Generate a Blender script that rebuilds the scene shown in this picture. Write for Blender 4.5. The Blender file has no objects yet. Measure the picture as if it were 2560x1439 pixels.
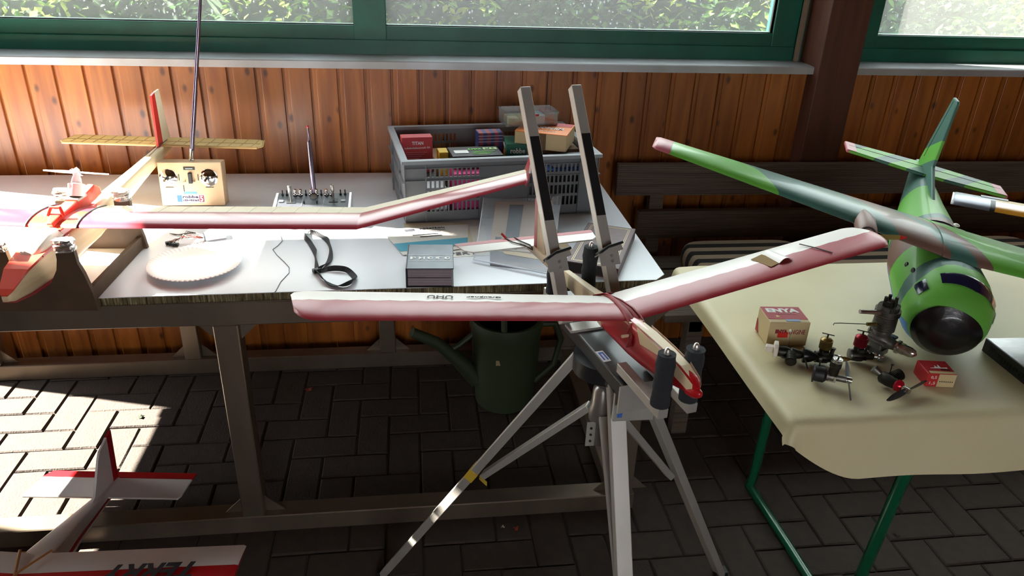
import bpy, bmesh, math, random
from mathutils import Vector, Matrix, Euler

random.seed(11)
S = bpy.context.scene
COL = S.collection
PI = math.pi

# ------------------------------------------------------------------ camera
PITCH, YAW, ROLL = math.radians(26.2635), math.radians(8.1606), math.radians(2.2201)
FWD = Vector((math.sin(YAW) * math.cos(PITCH), math.cos(YAW) * math.cos(PITCH), -math.sin(PITCH)))
RGT = Vector((math.cos(YAW), -math.sin(YAW), 0))
UPV = RGT.cross(FWD)
R2 = RGT * math.cos(ROLL) + UPV * math.sin(ROLL)
U2 = -RGT * math.sin(ROLL) + UPV * math.cos(ROLL)
cam_data = bpy.data.cameras.new('camera')
cam_data.sensor_width = 36.0
cam_data.lens = 1880.5 / 2560 * 36
cam_data.clip_start = 0.02
cam = bpy.data.objects.new('camera', cam_data)
m = Matrix((R2, U2, -FWD)).transposed().to_4x4()
m.translation = Vector((0, 0, 1.53))
cam.matrix_world = m
COL.objects.link(cam)
S.camera = cam

# ------------------------------------------------------------------ light
W = bpy.data.worlds.new('sky')
S.world = W
W.use_nodes = True
bg = W.node_tree.nodes['Background']
bg.inputs['Color'].default_value = (0.93, 0.96, 1.0, 1)
bg.inputs['Strength'].default_value = 5.4
sun_data = bpy.data.lights.new('sun', 'SUN')
sun_data.energy = 50.0
sun_data.angle = math.radians(0.6)
sun_data.color = (1.0, 0.93, 0.82)
sun = bpy.data.objects.new('sun', sun_data)
sun.rotation_euler = Vector((0.98, -0.29, -0.72)).to_track_quat('-Z', 'Y').to_euler()
sun.location = (-6, 5, 6)
COL.objects.link(sun)
S.view_settings.view_transform = 'Standard'
S.view_settings.look = 'None'
S.view_settings.gamma = 1.0
S.view_settings.use_curve_mapping = False
S.view_settings.exposure = 0.95
S.cycles.use_denoising = True
S.cycles.max_bounces = 10
S.cycles.diffuse_bounces = 6
S.cycles.transparent_max_bounces = 16
S.cycles.sample_clamp_indirect = 6.0
S.cycles.caustics_reflective = False
S.cycles.caustics_refractive = False


# ------------------------------------------------------------------ materials
def lin(c):
    if isinstance(c, str):
        c = c.lstrip('#')
        c = [int(c[i:i + 2], 16) / 255 for i in (0, 2, 4)]
        c = [x / 12.92 if x <= .04045 else ((x + .055) / 1.055) ** 2.4 for x in c]
    return (c[0], c[1], c[2], 1)


MATS = {}


def mat(name, col, rough=.5, metal=0.0, var=None, bump=None, coat=0.0, transl=0.0, alpha=1.0, scale3=(1, 1, 1), spec=.5):
    """var=(scale, colour2, sharp) noise mix; bump=(scale, strength)"""
    if name in MATS:
        return MATS[name]
    M = bpy.data.materials.new(name)
    M.use_nodes = True
    nt = M.node_tree
    N, L = nt.nodes, nt.links
    P = N['Principled BSDF']
    P.inputs['Base Color'].default_value = lin(col)
    P.inputs['Roughness'].default_value = rough
    P.inputs['Metallic'].default_value = metal
    P.inputs['Specular IOR Level'].default_value = spec
    if coat:
        P.inputs['Coat Weight'].default_value = coat
        P.inputs['Coat Roughness'].default_value = .12
    if var or bump:
        tc = N.new('ShaderNodeTexCoord')
        mp = N.new('ShaderNodeMapping')
        mp.inputs['Scale'].default_value = scale3
        L.new(tc.outputs['Object'], mp.inputs['Vector'])
    if var:
        nz = N.new('ShaderNodeTexNoise')
        nz.inputs['Scale'].default_value = var[0]
        nz.inputs['Detail'].default_value = 5
        L.new(mp.outputs[0], nz.inputs['Vector'])
        cr = N.new('ShaderNodeValToRGB')
        sh = var[2] if len(var) > 2 else .2
        cr.color_ramp.elements[0].position = .5 - sh
        cr.color_ramp.elements[1].position = .5 + sh
        cr.color_ramp.elements[0].color = lin(col)
        cr.color_ramp.elements[1].color = lin(var[1])
        L.new(nz.outputs['Fac'], cr.inputs[0])
        L.new(cr.outputs[0], P.inputs['Base Color'])
    if bump:
        nb = N.new('ShaderNodeTexNoise')
        nb.inputs['Scale'].default_value = bump[0]
        nb.inputs['Detail'].default_value = 4
        L.new(mp.outputs[0], nb.inputs['Vector'])
        b = N.new('ShaderNodeBump')
        b.inputs['Strength'].default_value = bump[1]
        b.inputs['Distance'].default_value = .004
        L.new(nb.outputs['Fac'], b.inputs['Height'])
        L.new(b.outputs[0], P.inputs['Normal'])
    out = N['Material Output']
    sh_out = P.outputs[0]
    if transl:
        t = N.new('ShaderNodeBsdfTranslucent')
        t.inputs[0].default_value = lin(col)
        mx = N.new('ShaderNodeMixShader')
        mx.inputs[0].default_value = transl
        L.new(sh_out, mx.inputs[1])
        L.new(t.outputs[0], mx.inputs[2])
        sh_out = mx.outputs[0]
    if alpha < 1:
        t = N.new('ShaderNodeBsdfTransparent')
        mx = N.new('ShaderNodeMixShader')
        mx.inputs[0].default_value = alpha
        L.new(t.outputs[0], mx.inputs[1])
        L.new(sh_out, mx.inputs[2])
        sh_out = mx.outputs[0]
    L.new(sh_out, out.inputs[0])
    MATS[name] = M
    return M


def wood(name, c1, c2, axis='Z', rough=.45, knots=True, scale=1.0, coat=0.0, ringed=14.0):
    """grain stretched along one object axis, per-object tone, dark knots"""
    if name in MATS:
        return MATS[name]
    M = bpy.data.materials.new(name)
    M.use_nodes = True
    nt = M.node_tree
    N, L = nt.nodes, nt.links
    P = N['Principled BSDF']
    P.inputs['Roughness'].default_value = rough
    if coat:
        P.inputs['Coat Weight'].default_value = coat
        P.inputs['Coat Roughness'].default_value = .2
    tc = N.new('ShaderNodeTexCoord')
    oi = N.new('ShaderNodeObjectInfo')
    add = N.new('ShaderNodeVectorMath')
    add.operation = 'MULTIPLY_ADD'
    add.inputs[1].default_value = (17.3, 9.1, 23.7)
    L.new(oi.outputs['Random'], add.inputs[0])
    L.new(tc.outputs['Object'], add.inputs[2])
    mp = N.new('ShaderNodeMapping')
    s = [ringed * scale] * 3
    s['XYZ'.index(axis)] = 1.2 * scale
    mp.inputs['Scale'].default_value = s
    L.new(add.outputs[0], mp.inputs['Vector'])
    nz = N.new('ShaderNodeTexNoise')
    nz.inputs['Scale'].default_value = 2.2
    nz.inputs['Detail'].default_value = 8
    nz.inputs['Distortion'].default_value = .6
    L.new(mp.outputs[0], nz.inputs['Vector'])
    cr = N.new('ShaderNodeValToRGB')
    cr.color_ramp.elements[0].position = .32
    cr.color_ramp.elements[1].position = .7
    cr.color_ramp.elements[0].color = lin(c1)
    cr.color_ramp.elements[1].color = lin(c2)
    L.new(nz.outputs['Fac'], cr.inputs[0])
    hs = N.new('ShaderNodeHueSaturation')
    mr = N.new('ShaderNodeMapRange')
    mr.inputs['To Min'].default_value = .82
    mr.inputs['To Max'].default_value = 1.12
    L.new(oi.outputs['Random'], mr.inputs[0])
    L.new(mr.outputs[0], hs.inputs['Value'])
    L.new(cr.outputs[0], hs.inputs['Color'])
    col_out = hs.outputs[0]
    if knots:
        mp2 = N.new('ShaderNodeMapping')
        s2 = [16.0 * scale] * 3
        s2['XYZ'.index(axis)] = 9.0 * scale
        mp2.inputs['Scale'].default_value = s2
        L.new(add.outputs[0], mp2.inputs['Vector'])
        vo = N.new('ShaderNodeTexVoronoi')
        vo.inputs['Scale'].default_value = 1.0
        L.new(mp2.outputs[0], vo.inputs['Vector'])
        kr = N.new('ShaderNodeValToRGB')
        kr.color_ramp.elements[0].position = .07
        kr.color_ramp.elements[1].position = .17
        kr.color_ramp.elements[0].color = (.16, .10, .07, 1)
        kr.color_ramp.elements[1].color = (1, 1, 1, 1)
        L.new(vo.outputs['Distance'], kr.inputs[0])
        mx = N.new('ShaderNodeMix')
        mx.data_type = 'RGBA'
        mx.blend_type = 'MULTIPLY'
        mx.inputs[0].default_value = .85
        L.new(col_out, mx.inputs[6])
        L.new(kr.outputs[0], mx.inputs[7])
        col_out = mx.outputs[2]
    L.new(col_out, P.inputs['Base Color'])
    b = N.new('ShaderNodeBump')
    b.inputs['Strength'].default_value = .15
    b.inputs['Distance'].default_value = .002
    L.new(nz.outputs['Fac'], b.inputs['Height'])
    L.new(b.outputs[0], P.inputs['Normal'])
    MATS[name] = M
    return M


def bands(name, axis, stops, skew=(0, 0, 0), wob=0.0, wobscale=6, rough=.5, lo=-1.0, hi=1.0, coat=0):
    """printed or painted bands along one object axis; stops=[(value,colour)]"""
    if name in MATS:
        return MATS[name]
    M = bpy.data.materials.new(name)
    M.use_nodes = True
    nt = M.node_tree
    N, L = nt.nodes, nt.links
    P = N['Principled BSDF']
    P.inputs['Roughness'].default_value = rough
    if coat:
        P.inputs['Coat Weight'].default_value = coat
    tc = N.new('ShaderNodeTexCoord')
    dot = N.new('ShaderNodeVectorMath')
    dot.operation = 'DOT_PRODUCT'
    v = list(skew)
    v['XYZ'.index(axis)] = 1.0
    dot.inputs[1].default_value = v
    L.new(tc.outputs['Object'], dot.inputs[0])
    nz = N.new('ShaderNodeTexNoise')
    nz.inputs['Scale'].default_value = wobscale
    L.new(tc.outputs['Object'], nz.inputs['Vector'])
    ma = N.new('ShaderNodeMath')
    ma.operation = 'MULTIPLY_ADD'
    ma.inputs[1].default_value = wob
    L.new(nz.outputs['Fac'], ma.inputs[0])
    L.new(dot.outputs['Value'], ma.inputs[2])
    mr = N.new('ShaderNodeMapRange')
    mr.inputs['From Min'].default_value = lo
    mr.inputs['From Max'].default_value = hi
    L.new(ma.outputs[0], mr.inputs[0])
    cr = N.new('ShaderNodeValToRGB')
    cr.color_ramp.interpolation = 'CONSTANT'
    els = cr.color_ramp.elements
    for i, (p, c) in enumerate(stops):
        e = els[i] if i < 2 else els.new(1.0)
        e.position = min(1, max(0, (p - lo) / (hi - lo)))
        e.color = lin(c)
    L.new(mr.outputs[0], cr.inputs[0])
    L.new(cr.outputs[0], P.inputs['Base Color'])
    MATS[name] = M
    return M


def camo(name, cols, scale=5.0, rough=.5, off=(0, 0, 0)):
    if name in MATS:
        return MATS[name]
    M = bpy.data.materials.new(name)
    M.use_nodes = True
    nt = M.node_tree
    N, L = nt.nodes, nt.links
    P = N['Principled BSDF']
    P.inputs['Roughness'].default_value = rough
    tc = N.new('ShaderNodeTexCoord')
    mp = N.new('ShaderNodeMapping')
    mp.inputs['Location'].default_value = off
    L.new(tc.outputs['Object'], mp.inputs['Vector'])
    nz = N.new('ShaderNodeTexNoise')
    nz.inputs['Scale'].default_value = scale
    nz.inputs['Detail'].default_value = .6
    L.new(mp.outputs[0], nz.inputs['Vector'])
    cr = N.new('ShaderNodeValToRGB')
    cr.color_ramp.interpolation = 'CONSTANT'
    for i, (p, c) in enumerate(cols):
        e = cr.color_ramp.elements[i] if i < 2 else cr.color_ramp.elements.new(1.0)
        e.position = p
        e.color = lin(c)
    L.new(nz.outputs['Fac'], cr.inputs[0])
    L.new(cr.outputs[0], P.inputs['Base Color'])
    nb = N.new('ShaderNodeTexNoise')
    nb.inputs['Scale'].default_value = 45
    L.new(tc.outputs['Object'], nb.inputs['Vector'])
    b = N.new('ShaderNodeBump')
    b.inputs['Strength'].default_value = .25
    b.inputs['Distance'].default_value = .004
    L.new(nb.outputs['Fac'], b.inputs['Height'])
    L.new(b.outputs[0], P.inputs['Normal'])
    MATS[name] = M
    return M


def glass_mat(name, tint, haze, gloss=.06, hazecol='#ffffff', rough=.05):
    """thin sheet: see-through, a little milky dirt, a little mirror"""
    if name in MATS:
        return MATS[name]
    M = bpy.data.materials.new(name)
    M.use_nodes = True
    nt = M.node_tree
    N, L = nt.nodes, nt.links
    N.remove(N['Principled BSDF'])
    out = N['Material Output']
    tr = N.new('ShaderNodeBsdfTransparent')
    tr.inputs[0].default_value = lin(tint)
    tl = N.new('ShaderNodeBsdfTranslucent')
    tl.inputs[0].default_value = lin(hazecol)
    df = N.new('ShaderNodeBsdfDiffuse')
    df.inputs[0].default_value = lin(hazecol)
    hz = N.new('ShaderNodeMixShader')
    hz.inputs[0].default_value = .4
    L.new(tl.outputs[0], hz.inputs[1])
    L.new(df.outputs[0], hz.inputs[2])
    m1 = N.new('ShaderNodeMixShader')
    m1.inputs[0].default_value = haze
    L.new(tr.outputs[0], m1.inputs[1])
    L.new(hz.outputs[0], m1.inputs[2])
    gl = N.new('ShaderNodeBsdfGlossy')
    gl.inputs['Roughness'].default_value = rough
    lw = N.new('ShaderNodeLayerWeight')
    lw.inputs[0].default_value = .25
    mu = N.new('ShaderNodeMath')
    mu.operation = 'MULTIPLY_ADD'
    mu.inputs[1].default_value = .5
    mu.inputs[2].default_value = gloss
    mu.use_clamp = True
    L.new(lw.outputs['Fresnel'], mu.inputs[0])
    m2 = N.new('ShaderNodeMixShader')
    L.new(mu.outputs[0], m2.inputs[0])
    L.new(m1.outputs[0], m2.inputs[1])
    L.new(gl.outputs[0], m2.inputs[2])
    L.new(m2.outputs[0], out.inputs[0])
    MATS[name] = M
    return M


# ------------------------------------------------------------------ geometry
V = Vector


class G:
    def __init__(s):
        s.v, s.f, s.m, s.k = [], [], [], 0

    def _add(s, vs, fs):
        b = len(s.v)
        s.v += [Vector(p) for p in vs]
        for f in fs:
            s.f.append([b + i for i in f])
            s.m.append(s.k)
        return s

    def slot(s, k):
        s.k = k
        return s

    def box(s, c, d, rot=None):
        c = V(c)
        h = V(d) / 2
        R = rot.to_matrix() if isinstance(rot, Euler) else (rot if rot is not None else Matrix.Identity(3))
        vs = [c + R @ V((x * h.x, y * h.y, z * h.z)) for x in (-1, 1) for y in (-1, 1) for z in (-1, 1)]
        return s._add(vs, [(0, 1, 3, 2), (4, 6, 7, 5), (0, 4, 5, 1), (2, 3, 7, 6), (0, 2, 6, 4), (1, 5, 7, 3)])

    def box2(s, a, b):
        a, b = V(a), V(b)
        return s.box((a + b) / 2, b - a)

    def bar(s, a, b, w, h, up=(0, 0, 1)):
        """rectangular bar from a to b, w across, h along up"""
        a, b = V(a), V(b)
        d = (b - a)
        x = d.normalized()
        y = V(up).cross(x)
        if y.length < 1e-4:
            y = V((0, 1, 0)).cross(x)
        y.normalize()
        z = x.cross(y)
        R = Matrix((x, y, z)).transposed()
        return s.box((a + b) / 2, (d.length, w, h), R)

    def loft(s, rings, closed=True, caps=True):
        n = len(rings[0])
        vs = [p for r in rings for p in r]
        fs = []
        for i in range(len(rings) - 1):
            for j in range(n if closed else n - 1):
                k = (j + 1) % n
                fs.append((i * n + j, i * n + k, (i + 1) * n + k, (i + 1) * n + j))
        if caps and closed:
            fs.append(tuple(reversed(range(n))))
            fs.append(tuple((len(rings) - 1) * n + j for j in range(n)))
        return s._add(vs, fs)

    def cyl(s, a, b, r0, r1=None, n=14, caps=True):
        r1 = r0 if r1 is None else r1
        return s.lathe(a, b, [(0, r0), (1, r1)], n, caps)

    def lathe(s, a, b, prof, n=16, caps=True):
        """prof=[(t along a-b 0..1, radius)]"""
        a, b = V(a), V(b)
        x = (b - a).normalized()
        t = V((0, 0, 1)) if abs(x.z) < .9 else V((1, 0, 0))
        y = t.cross(x).normalized()
        z = x.cross(y)
        rings = []
        for q, r in prof:
            c = a + (b - a) * q
            rings.append([c + (y * math.cos(2 * PI * i / n) + z * math.sin(2 * PI * i / n)) * max(r, 1e-5) for i in range(n)])
        return s.loft(rings, True, caps)

    def tube(s, pts, r, n=8, flat=None, caps=True):
        pts = [V(p) for p in pts]
        rings = []
        y = None
        for i, p in enumerate(pts):
            d = (pts[min(i + 1, len(pts) - 1)] - pts[max(i - 1, 0)]).normalized()
            if y is None:
                t = V((0, 0, 1)) if abs(d.z) < .9 else V((1, 0, 0))
                y = t.cross(d).normalized()
            else:
                y = (y - d * y.dot(d)).normalized()
            z = d.cross(y)
            rr = r[i] if isinstance(r, (list, tuple)) else r
            a, b = (rr, rr) if flat is None else (rr, rr * flat)
            rings.append([p + y * a * math.cos(2 * PI * j / n) + z * b * math.sin(2 * PI * j / n) for j in range(n)])
        return s.loft(rings, True, caps)

    def prism(s, poly, z0, z1, M=None):
        """polygon in xy extruded z0..z1, M maps to place"""
        M = M or Matrix.Identity(4)
        n = len(poly)
        vs = [M @ V((x, y, z0)) for x, y in poly] + [M @ V((x, y, z1)) for x, y in poly]
        fs = [tuple(reversed(range(n))), tuple(range(n, 2 * n))] + [(i, (i + 1) % n, n + (i + 1) % n, n + i) for i in range(n)]
        return s._add(vs, fs)

    def ball(s, c, r, n=12, m=8, sc=(1, 1, 1)):
        c = V(c)
        rings = []
        for i in range(m + 1):
            t = PI * i / m
            rr = max(math.sin(t), 1e-4)
            rings.append([c + V((rr * math.cos(2 * PI * j / n) * r * sc[0], rr * math.sin(2 * PI * j / n) * r * sc[1], -math.cos(t) * r * sc[2])) for j in range(n)])
        return s.loft(rings, True, False)

    def grid(s, fn, nu, nv):
        vs = [V(fn(i / nu, j / nv)) for i in range(nu + 1) for j in range(nv + 1)]
        fs = [(i * (nv + 1) + j, (i + 1) * (nv + 1) + j, (i + 1) * (nv + 1) + j + 1, i * (nv + 1) + j + 1) for i in range(nu) for j in range(nv)]
        return s._add(vs, fs)

    def mesh(s, name):
        me = bpy.data.meshes.new(name)
        me.from_pydata([tuple(p) for p in s.v], [], s.f)
        me.polygons.foreach_set('material_index', s.m)
        me.update()
        return me


def link(o, parent=None):
    COL.objects.link(o)
    if parent is not None:
        o.parent = parent
    return o


def part(name, g, mats, parent=None, smooth=False, bevel=0, solid=0, label=None, loc=None, rot=None, fix=True, seg=2):
    me = g.mesh(name) if isinstance(g, G) else g
    if not isinstance(mats, (list, tuple)):
        mats = [mats]
    for x in mats:
        me.materials.append(x)
    bm = bmesh.new()
    bm.from_mesh(me)
    if fix:
        bmesh.ops.recalc_face_normals(bm, faces=bm.faces)
    if bevel:
        bmesh.ops.bevel(bm, geom=[e for e in bm.edges if e.is_manifold and e.calc_face_angle(0) > .6], offset=bevel, segments=seg, affect='EDGES', profile=.6, clamp_overlap=True)
    if solid:
        bmesh.ops.solidify(bm, geom=bm.faces, thickness=solid)
    bm.to_mesh(me)
    bm.free()
    if smooth:
        me.polygons.foreach_set('use_smooth', [True] * len(me.polygons))
        try:
            me.set_sharp_from_angle(angle=math.radians(smooth if smooth is not True else 42))
        except Exception:
            pass
    o = bpy.data.objects.new(name, me)
    link(o, parent)
    if loc is not None:
        o.location = loc
    if rot is not None:
        o.rotation_euler = rot
    if label:
        o['label'] = label
    return o


def thing(name, label, cat, loc=(0, 0, 0), rot=(0, 0, 0), group=None):
    o = bpy.data.objects.new(name, None)
    o.empty_display_size = .05
    link(o)
    o.location = loc
    o.rotation_euler = rot
    o['label'] = label
    o['category'] = cat
    if group:
        o['group'] = group
    return o


def tag(o, label, cat, group=None, kind=None):
    o['label'] = label
    o['category'] = cat
    if group:
        o['group'] = group
    if kind:
        o['kind'] = kind
    return o


def struct(o):
    o['kind'] = 'structure'
    return o


def copy_part(o, parent, loc=None, rot=None):
    c = o.copy()
    COL.objects.link(c)
    c.parent = parent
    if loc is not None:
        c.location = loc
    if rot is not None:
        c.rotation_euler = rot
    return c


def basis(o, x, y):
    """4x4: local x,y in world axes x,y at o (normal = x cross y)"""
    x = V(x).normalized()
    y = V(y)
    y = (y - x * y.dot(x)).normalized()
    z = x.cross(y)
    M = Matrix((x, y, z)).transposed().to_4x4()
    M.translation = V(o)
    return M


def lettering(txt, M, w, h, material, parent, name='lettering', depth=.0004, shear=0.0, lift=.0003, space=1.0, bold=0.0):
    """flat print: text fitted into w x h, lower left corner at M, kept a hair proud"""
    cu = bpy.data.curves.new(name, 'FONT')
    cu.body = txt
    cu.extrude = depth
    cu.shear = shear
    cu.offset = bold
    cu.resolution_u = 2
    cu.space_character = space
    o = bpy.data.objects.new(name, cu)
    COL.objects.link(o)
    bpy.context.view_layer.update()
    me = bpy.data.meshes.new_from_object(o.evaluated_get(bpy.context.evaluated_depsgraph_get()))
    bpy.data.objects.remove(o)
    bpy.data.curves.remove(cu)
    xs = [v.co.x for v in me.vertices]
    ys = [v.co.y for v in me.vertices]
    x0, x1, y0, y1 = min(xs), max(xs), min(ys), max(ys)
    for v in me.vertices:
        v.co = M @ V(((v.co.x - x0) / (x1 - x0) * w, (v.co.y - y0) / (y1 - y0) * h, lift + v.co.z))
    me.materials.clear()
    return part(name, me, material, parent, fix=False)


def decal(M, poly, material, parent, name, t=.0004, label=None):
    return part(name, G().prism(poly, 0, t, M), material, parent, label=label)


def rect(x0, y0, x1, y1):
    return [(x0, y0), (x1, y0), (x1, y1), (x0, y1)]

# ================================================================== the setting
m_board = wood('pine_varnish', '#864618', '#b06828', 'Z', .38, True, 1.0, .25)
m_board2 = wood('pine_dark', '#6b3a1c', '#8a4d24', 'Z', .55, False)
m_backing = mat('backing_wood', '#3a2113', .8)
m_post = wood('post_brown', '#4a2616', '#5e3320', 'Z', .6, False)
m_green = mat('green_frame', '#06604c', .42, var=(9, '#055040'))
m_green_d = mat('green_frame_bead', '#2c4a1c', .5)
m_sill = mat('sill_metal', '#b9bcc2', .38, .35, var=(5, '#9a9a98'), bump=(60, .05))
m_ceil = wood('ceiling_wood', '#4a2f1c', '#5e3c22', 'X', .7, False)
m_paver = mat('concrete_paver', '#3f352d', .88, var=(30, '#302822', .3), bump=(160, .5))
m_joint = mat('joint_sand', '#2c251f', .95, bump=(120, .6))

# floor ------------------------------------------------------------
floor = struct(part('floor', G().box2((-2.95, -2.6, -.06), (4.5, 2.75, -.006)), m_joint))
ax, ay, cs, jt = .003, .025, .1, .0045


def paver_mesh(w, h, k):
    r = random.Random(k)
    g = G()
    e = .004
    x0, y0, x1, y1 = jt / 2, jt / 2, w - jt / 2, h - jt / 2
    j = lambda: r.uniform(-.001, .001)
    lo = [V((x0, y0, -.03)), V((x1, y0, -.03)), V((x1, y1, -.03)), V((x0, y1, -.03))]
    mid = [V((x0 + j(), y0 + j(), -e)), V((x1 + j(), y0 + j(), -e)), V((x1 + j(), y1 + j(), -e)), V((x0 + j(), y1 + j(), -e))]
    top = [V((x0 + e, y0 + e, j())), V((x1 - e, y0 + e, j())), V((x1 - e, y1 - e, j())), V((x0 + e, y1 - e, j()))]
    g.loft([lo, mid, top], True, True)
    me = g.mesh('paver')
    me.materials.append(m_paver)
    bm = bmesh.new()
    bm.from_mesh(me)
    bmesh.ops.recalc_face_normals(bm, faces=bm.faces)
    bm.to_mesh(me)
    bm.free()
    return me


pm = {o: [paver_mesh(*(.2, .1) if o == 'h' else (.1, .2), k + (7 if o == 'h' else 0)) for k in range(5)] for o in 'hv'}
rest = G()
npav = 0
for i in range(-30, 46):
    for j in range(-26, 28):
        k = (i + j + 1) % 4
        if k not in (0, 2):
            continue
        o = 'h' if k == 0 else 'v'
        x, y = ax + i * cs, ay + j * cs
        w, h = (.2, .1) if o == 'h' else (.1, .2)
        if x < -2.95 or x + w > 4.5 or y + h > 2.75:
            continue
        cx, cy = x + w / 2, y + h / 2
        d = V((cx, cy, 0)) - V((0, 0, 1.53))
        dz = d.dot(FWD)
        px, py = 1280 + 1880 * d.dot(R2) / dz if dz > 0 else -999, 719.5 - 1880 * d.dot(U2) / dz if dz > 0 else 9999
        if -90 < px < 2650 and 830 < py < 1490 and cy < 2.58:
            p = bpy.data.objects.new('paver', random.choice(pm[o]))
            link(p, floor)
            p.location = (x, y, random.uniform(-.0015, .0012))
            p.rotation_euler = (random.uniform(-.004, .004), random.uniform(-.004, .004), 0)
            npav += 1
        else:
            rest.box2((x + jt / 2, y + jt / 2, -.03), (x + w - jt / 2, y + h - jt / 2, 0))
o = part('paver_field', rest, m_paver, floor)
o['kind'] = 'stuff'

# back wall with tongue-and-groove boards -----------------------------
wall_back = struct(part('wall_back', G().box2((-2.02, 2.587, 0), (4.5, 2.74, 1.075)).box2((-2.02, 2.60, 2.69), (4.5, 2.74, 2.8)), m_backing))


def board_mesh(pw):
    prof = [(0, .0135), (0, .011), (.006, .011), (.0075, .0045), (.0195, .0045), (.0205, .0012), (.0225, 0), (pw - .0015, 0), (pw, .0015), (pw, .0135)]
    g = G().prism(prof, 0, 1.072)
    me = g.mesh('board')
    me.materials.append(m_board)
    return me


b1 = board_mesh(.0872)
x = -1.111 - .0872 * 10
while x < 1.41:
    o = bpy.data.objects.new('board', b1)
    link(o, wall_back)
    o.location = (x, 2.573, 0)
    x += .0872
b2 = board_mesh(.0860)
x = 1.729 - .0860 * 3
while x < 4.4:
    o = bpy.data.objects.new('board', b2)
    link(o, wall_back)
    o.location = (x, 2.573, 0)
    x += .0860

post = struct(part('trim_3', G().box2((1.395, 2.50, 0), (1.542, 2.745, 2.8)), m_post, bevel=.004))
post['label'] = 'brown timber post between the two green windows'
sun_post = struct(part('trim_4', G().box2((-2.0, 2.567, 0), (-1.87, 2.745, 2.8)), m_post, bevel=.003))  # unseen post, added to stop sun slipping past the window frame end
sun_post['label'] = 'unseen brown post added to block sun at the board wall end'
for n, (xa, xb) in enumerate(((-2.02, 1.40), (1.54, 4.5)), 1):
    g = G()
    prof = [(2.53, 1.072), (2.53, 1.094), (2.533, 1.097), (2.68, 1.10), (2.68, 1.072)]
    g.loft([[V((xx, yy, zz)) for yy, zz in prof] for xx in (xa, -.55 if n == 1 else 3.0, xb)])
    s = struct(part('trim_%d' % n, g, m_sill))
    s['label'] = 'grey metal sill under the %s' % ('long green window' if n == 1 else 'green window right of the brown post')

# windows --------------------------------------------------------------
m_pane = glass_mat('dirty_glass', '#f2f7f5', .095, .03)
m_drop = mat('water_drop', '#f4f8fa', .1, transl=.5)  # clear drops coloured white, their sun glint put into the colour


def window(nm, xa, xb, opens):
    """frame with openings [(x0,x1)], z 1.19..2.05"""
    zb, zt = 1.19, 2.62
    g = G()
    g.box2((xa, 2.645, 1.095), (xb, 2.71, 1.146))
    g.box2((xa, 2.655, 1.14), (xb, 2.71, zb))
    g.box2((xa, 2.645, zt), (xb, 2.71, 2.70))
    edges = [xa] + [e for op in opens for e in op] + [xb]
    for q in range(0, len(edges), 2):
        g.box2((edges[q], 2.650, 1.10), (edges[q + 1], 2.71, 2.70))
    w = struct(part(nm, g, m_green, bevel=.002))
    r = random.Random(5)
    for (x0, x1) in opens:
        bd = G()
        for a, b in (((x0, 2.657, zb - .012), (x1, 2.69, zb)), ((x0, 2.657, zt), (x1, 2.69, zt + .012)), ((x0 - .012, 2.657, zb - .012), (x0, 2.69, zt)), ((x1, 2.657, zb - .012), (x1 + .012, 2.69, zt))):
            bd.box2(a, b)
        part('glazing_bead', bd, m_green_d, w)
        part('pane', G().box2((x0 - .004, 2.676, zb - .004), (x1 + .004, 2.681, zt + .004)), m_pane, w)
        dr = G()
        for _ in range(int((x1 - x0) * 330)):
            dx = r.uniform(x0 + .01, x1 - .01)
            dzz = zb + r.uniform(.004, .30)
            s = r.choice((.0010, .0013, .0017, .0022, .0030))
            st = r.choice((1, 1, 1.3, 2.2))
            dr.ball((dx, 2.675, dzz), s, 6, 4, (1, .5, st))
        d = part('water_drops', dr, m_drop, w)
        d['kind'] = 'stuff'
    return w


window('window_1', -2.02, 1.40, [(-1.95, -1.42), (-1.34, -.182), (-.075, 1.279)])
window('window_2', 1.542, 4.5, [(1.678, 2.85), (2.95, 4.3)])
rod = part('window_rod', G().bar((1.372, 2.632, 1.10), (1.372, 2.632, 2.60), .016, .01, (0, 1, 0)).bar((1.372, 2.6255, 1.10), (1.372, 2.6255, 2.60), .005, .004, (0, 1, 0)), mat('rod_beige', '#8d7a66', .35, .3))
tag(rod, 'beige metal rod standing in the window corner beside the brown post', 'rod')

# the rest of the shelter: roof, far walls, added light-blocking walls ------------------------------------
struct(part('ceiling', G().box2((-3.24, -2.7, 2.8), (4.6, 2.78, 2.86)), m_ceil))
struct(part('wall_left_sky_block', G().box2((-2.99, -2.7, 0), (-2.89, 2.17, 2.8)), m_board2))  # unseen wall added to cut sky fill; its end bounds the sun patch
struct(part('wall_sun_block', G().box2((-2.12, 2.745, 0), (-2.02, 3.66, 5.2)), m_board2))  # unseen tall wall added outside to keep sun off the back windows
struct(part('wall_right', G().box2((4.5, -2.7, 0), (4.6, 2.75, 2.8)), m_board2))
struct(part('wall_front', G().box2((-2.89, -2.7, 0), (4.5, -2.6, 1.0)).box2((-2.89, -2.7, 2.1), (4.5, -2.6, 2.8)).box2((1.0, -2.7, 1.0), (4.5, -2.6, 2.1)).box2((-2.89, -2.7, 1.0), (-.6, -2.6, 2.1)), m_board2))
struct(part('ground', G().box2((-25, -25, -.12), (25, 25, -.062)), mat('garden_ground', '#5b6a3c', .95, var=(3, '#6f6a4a'))))

# hedge outside the windows ---------------------------------------------------
r = random.Random(3)
hg = G()
leafg = G()


def hedge_y(x, z):
    return 3.95 + .16 * math.sin(2.1 * x) + .12 * math.sin(5.3 * x + 1.7 * z) + .10 * math.sin(7 * z + x) - .12 * (1 - abs(z - 1.0))


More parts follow.
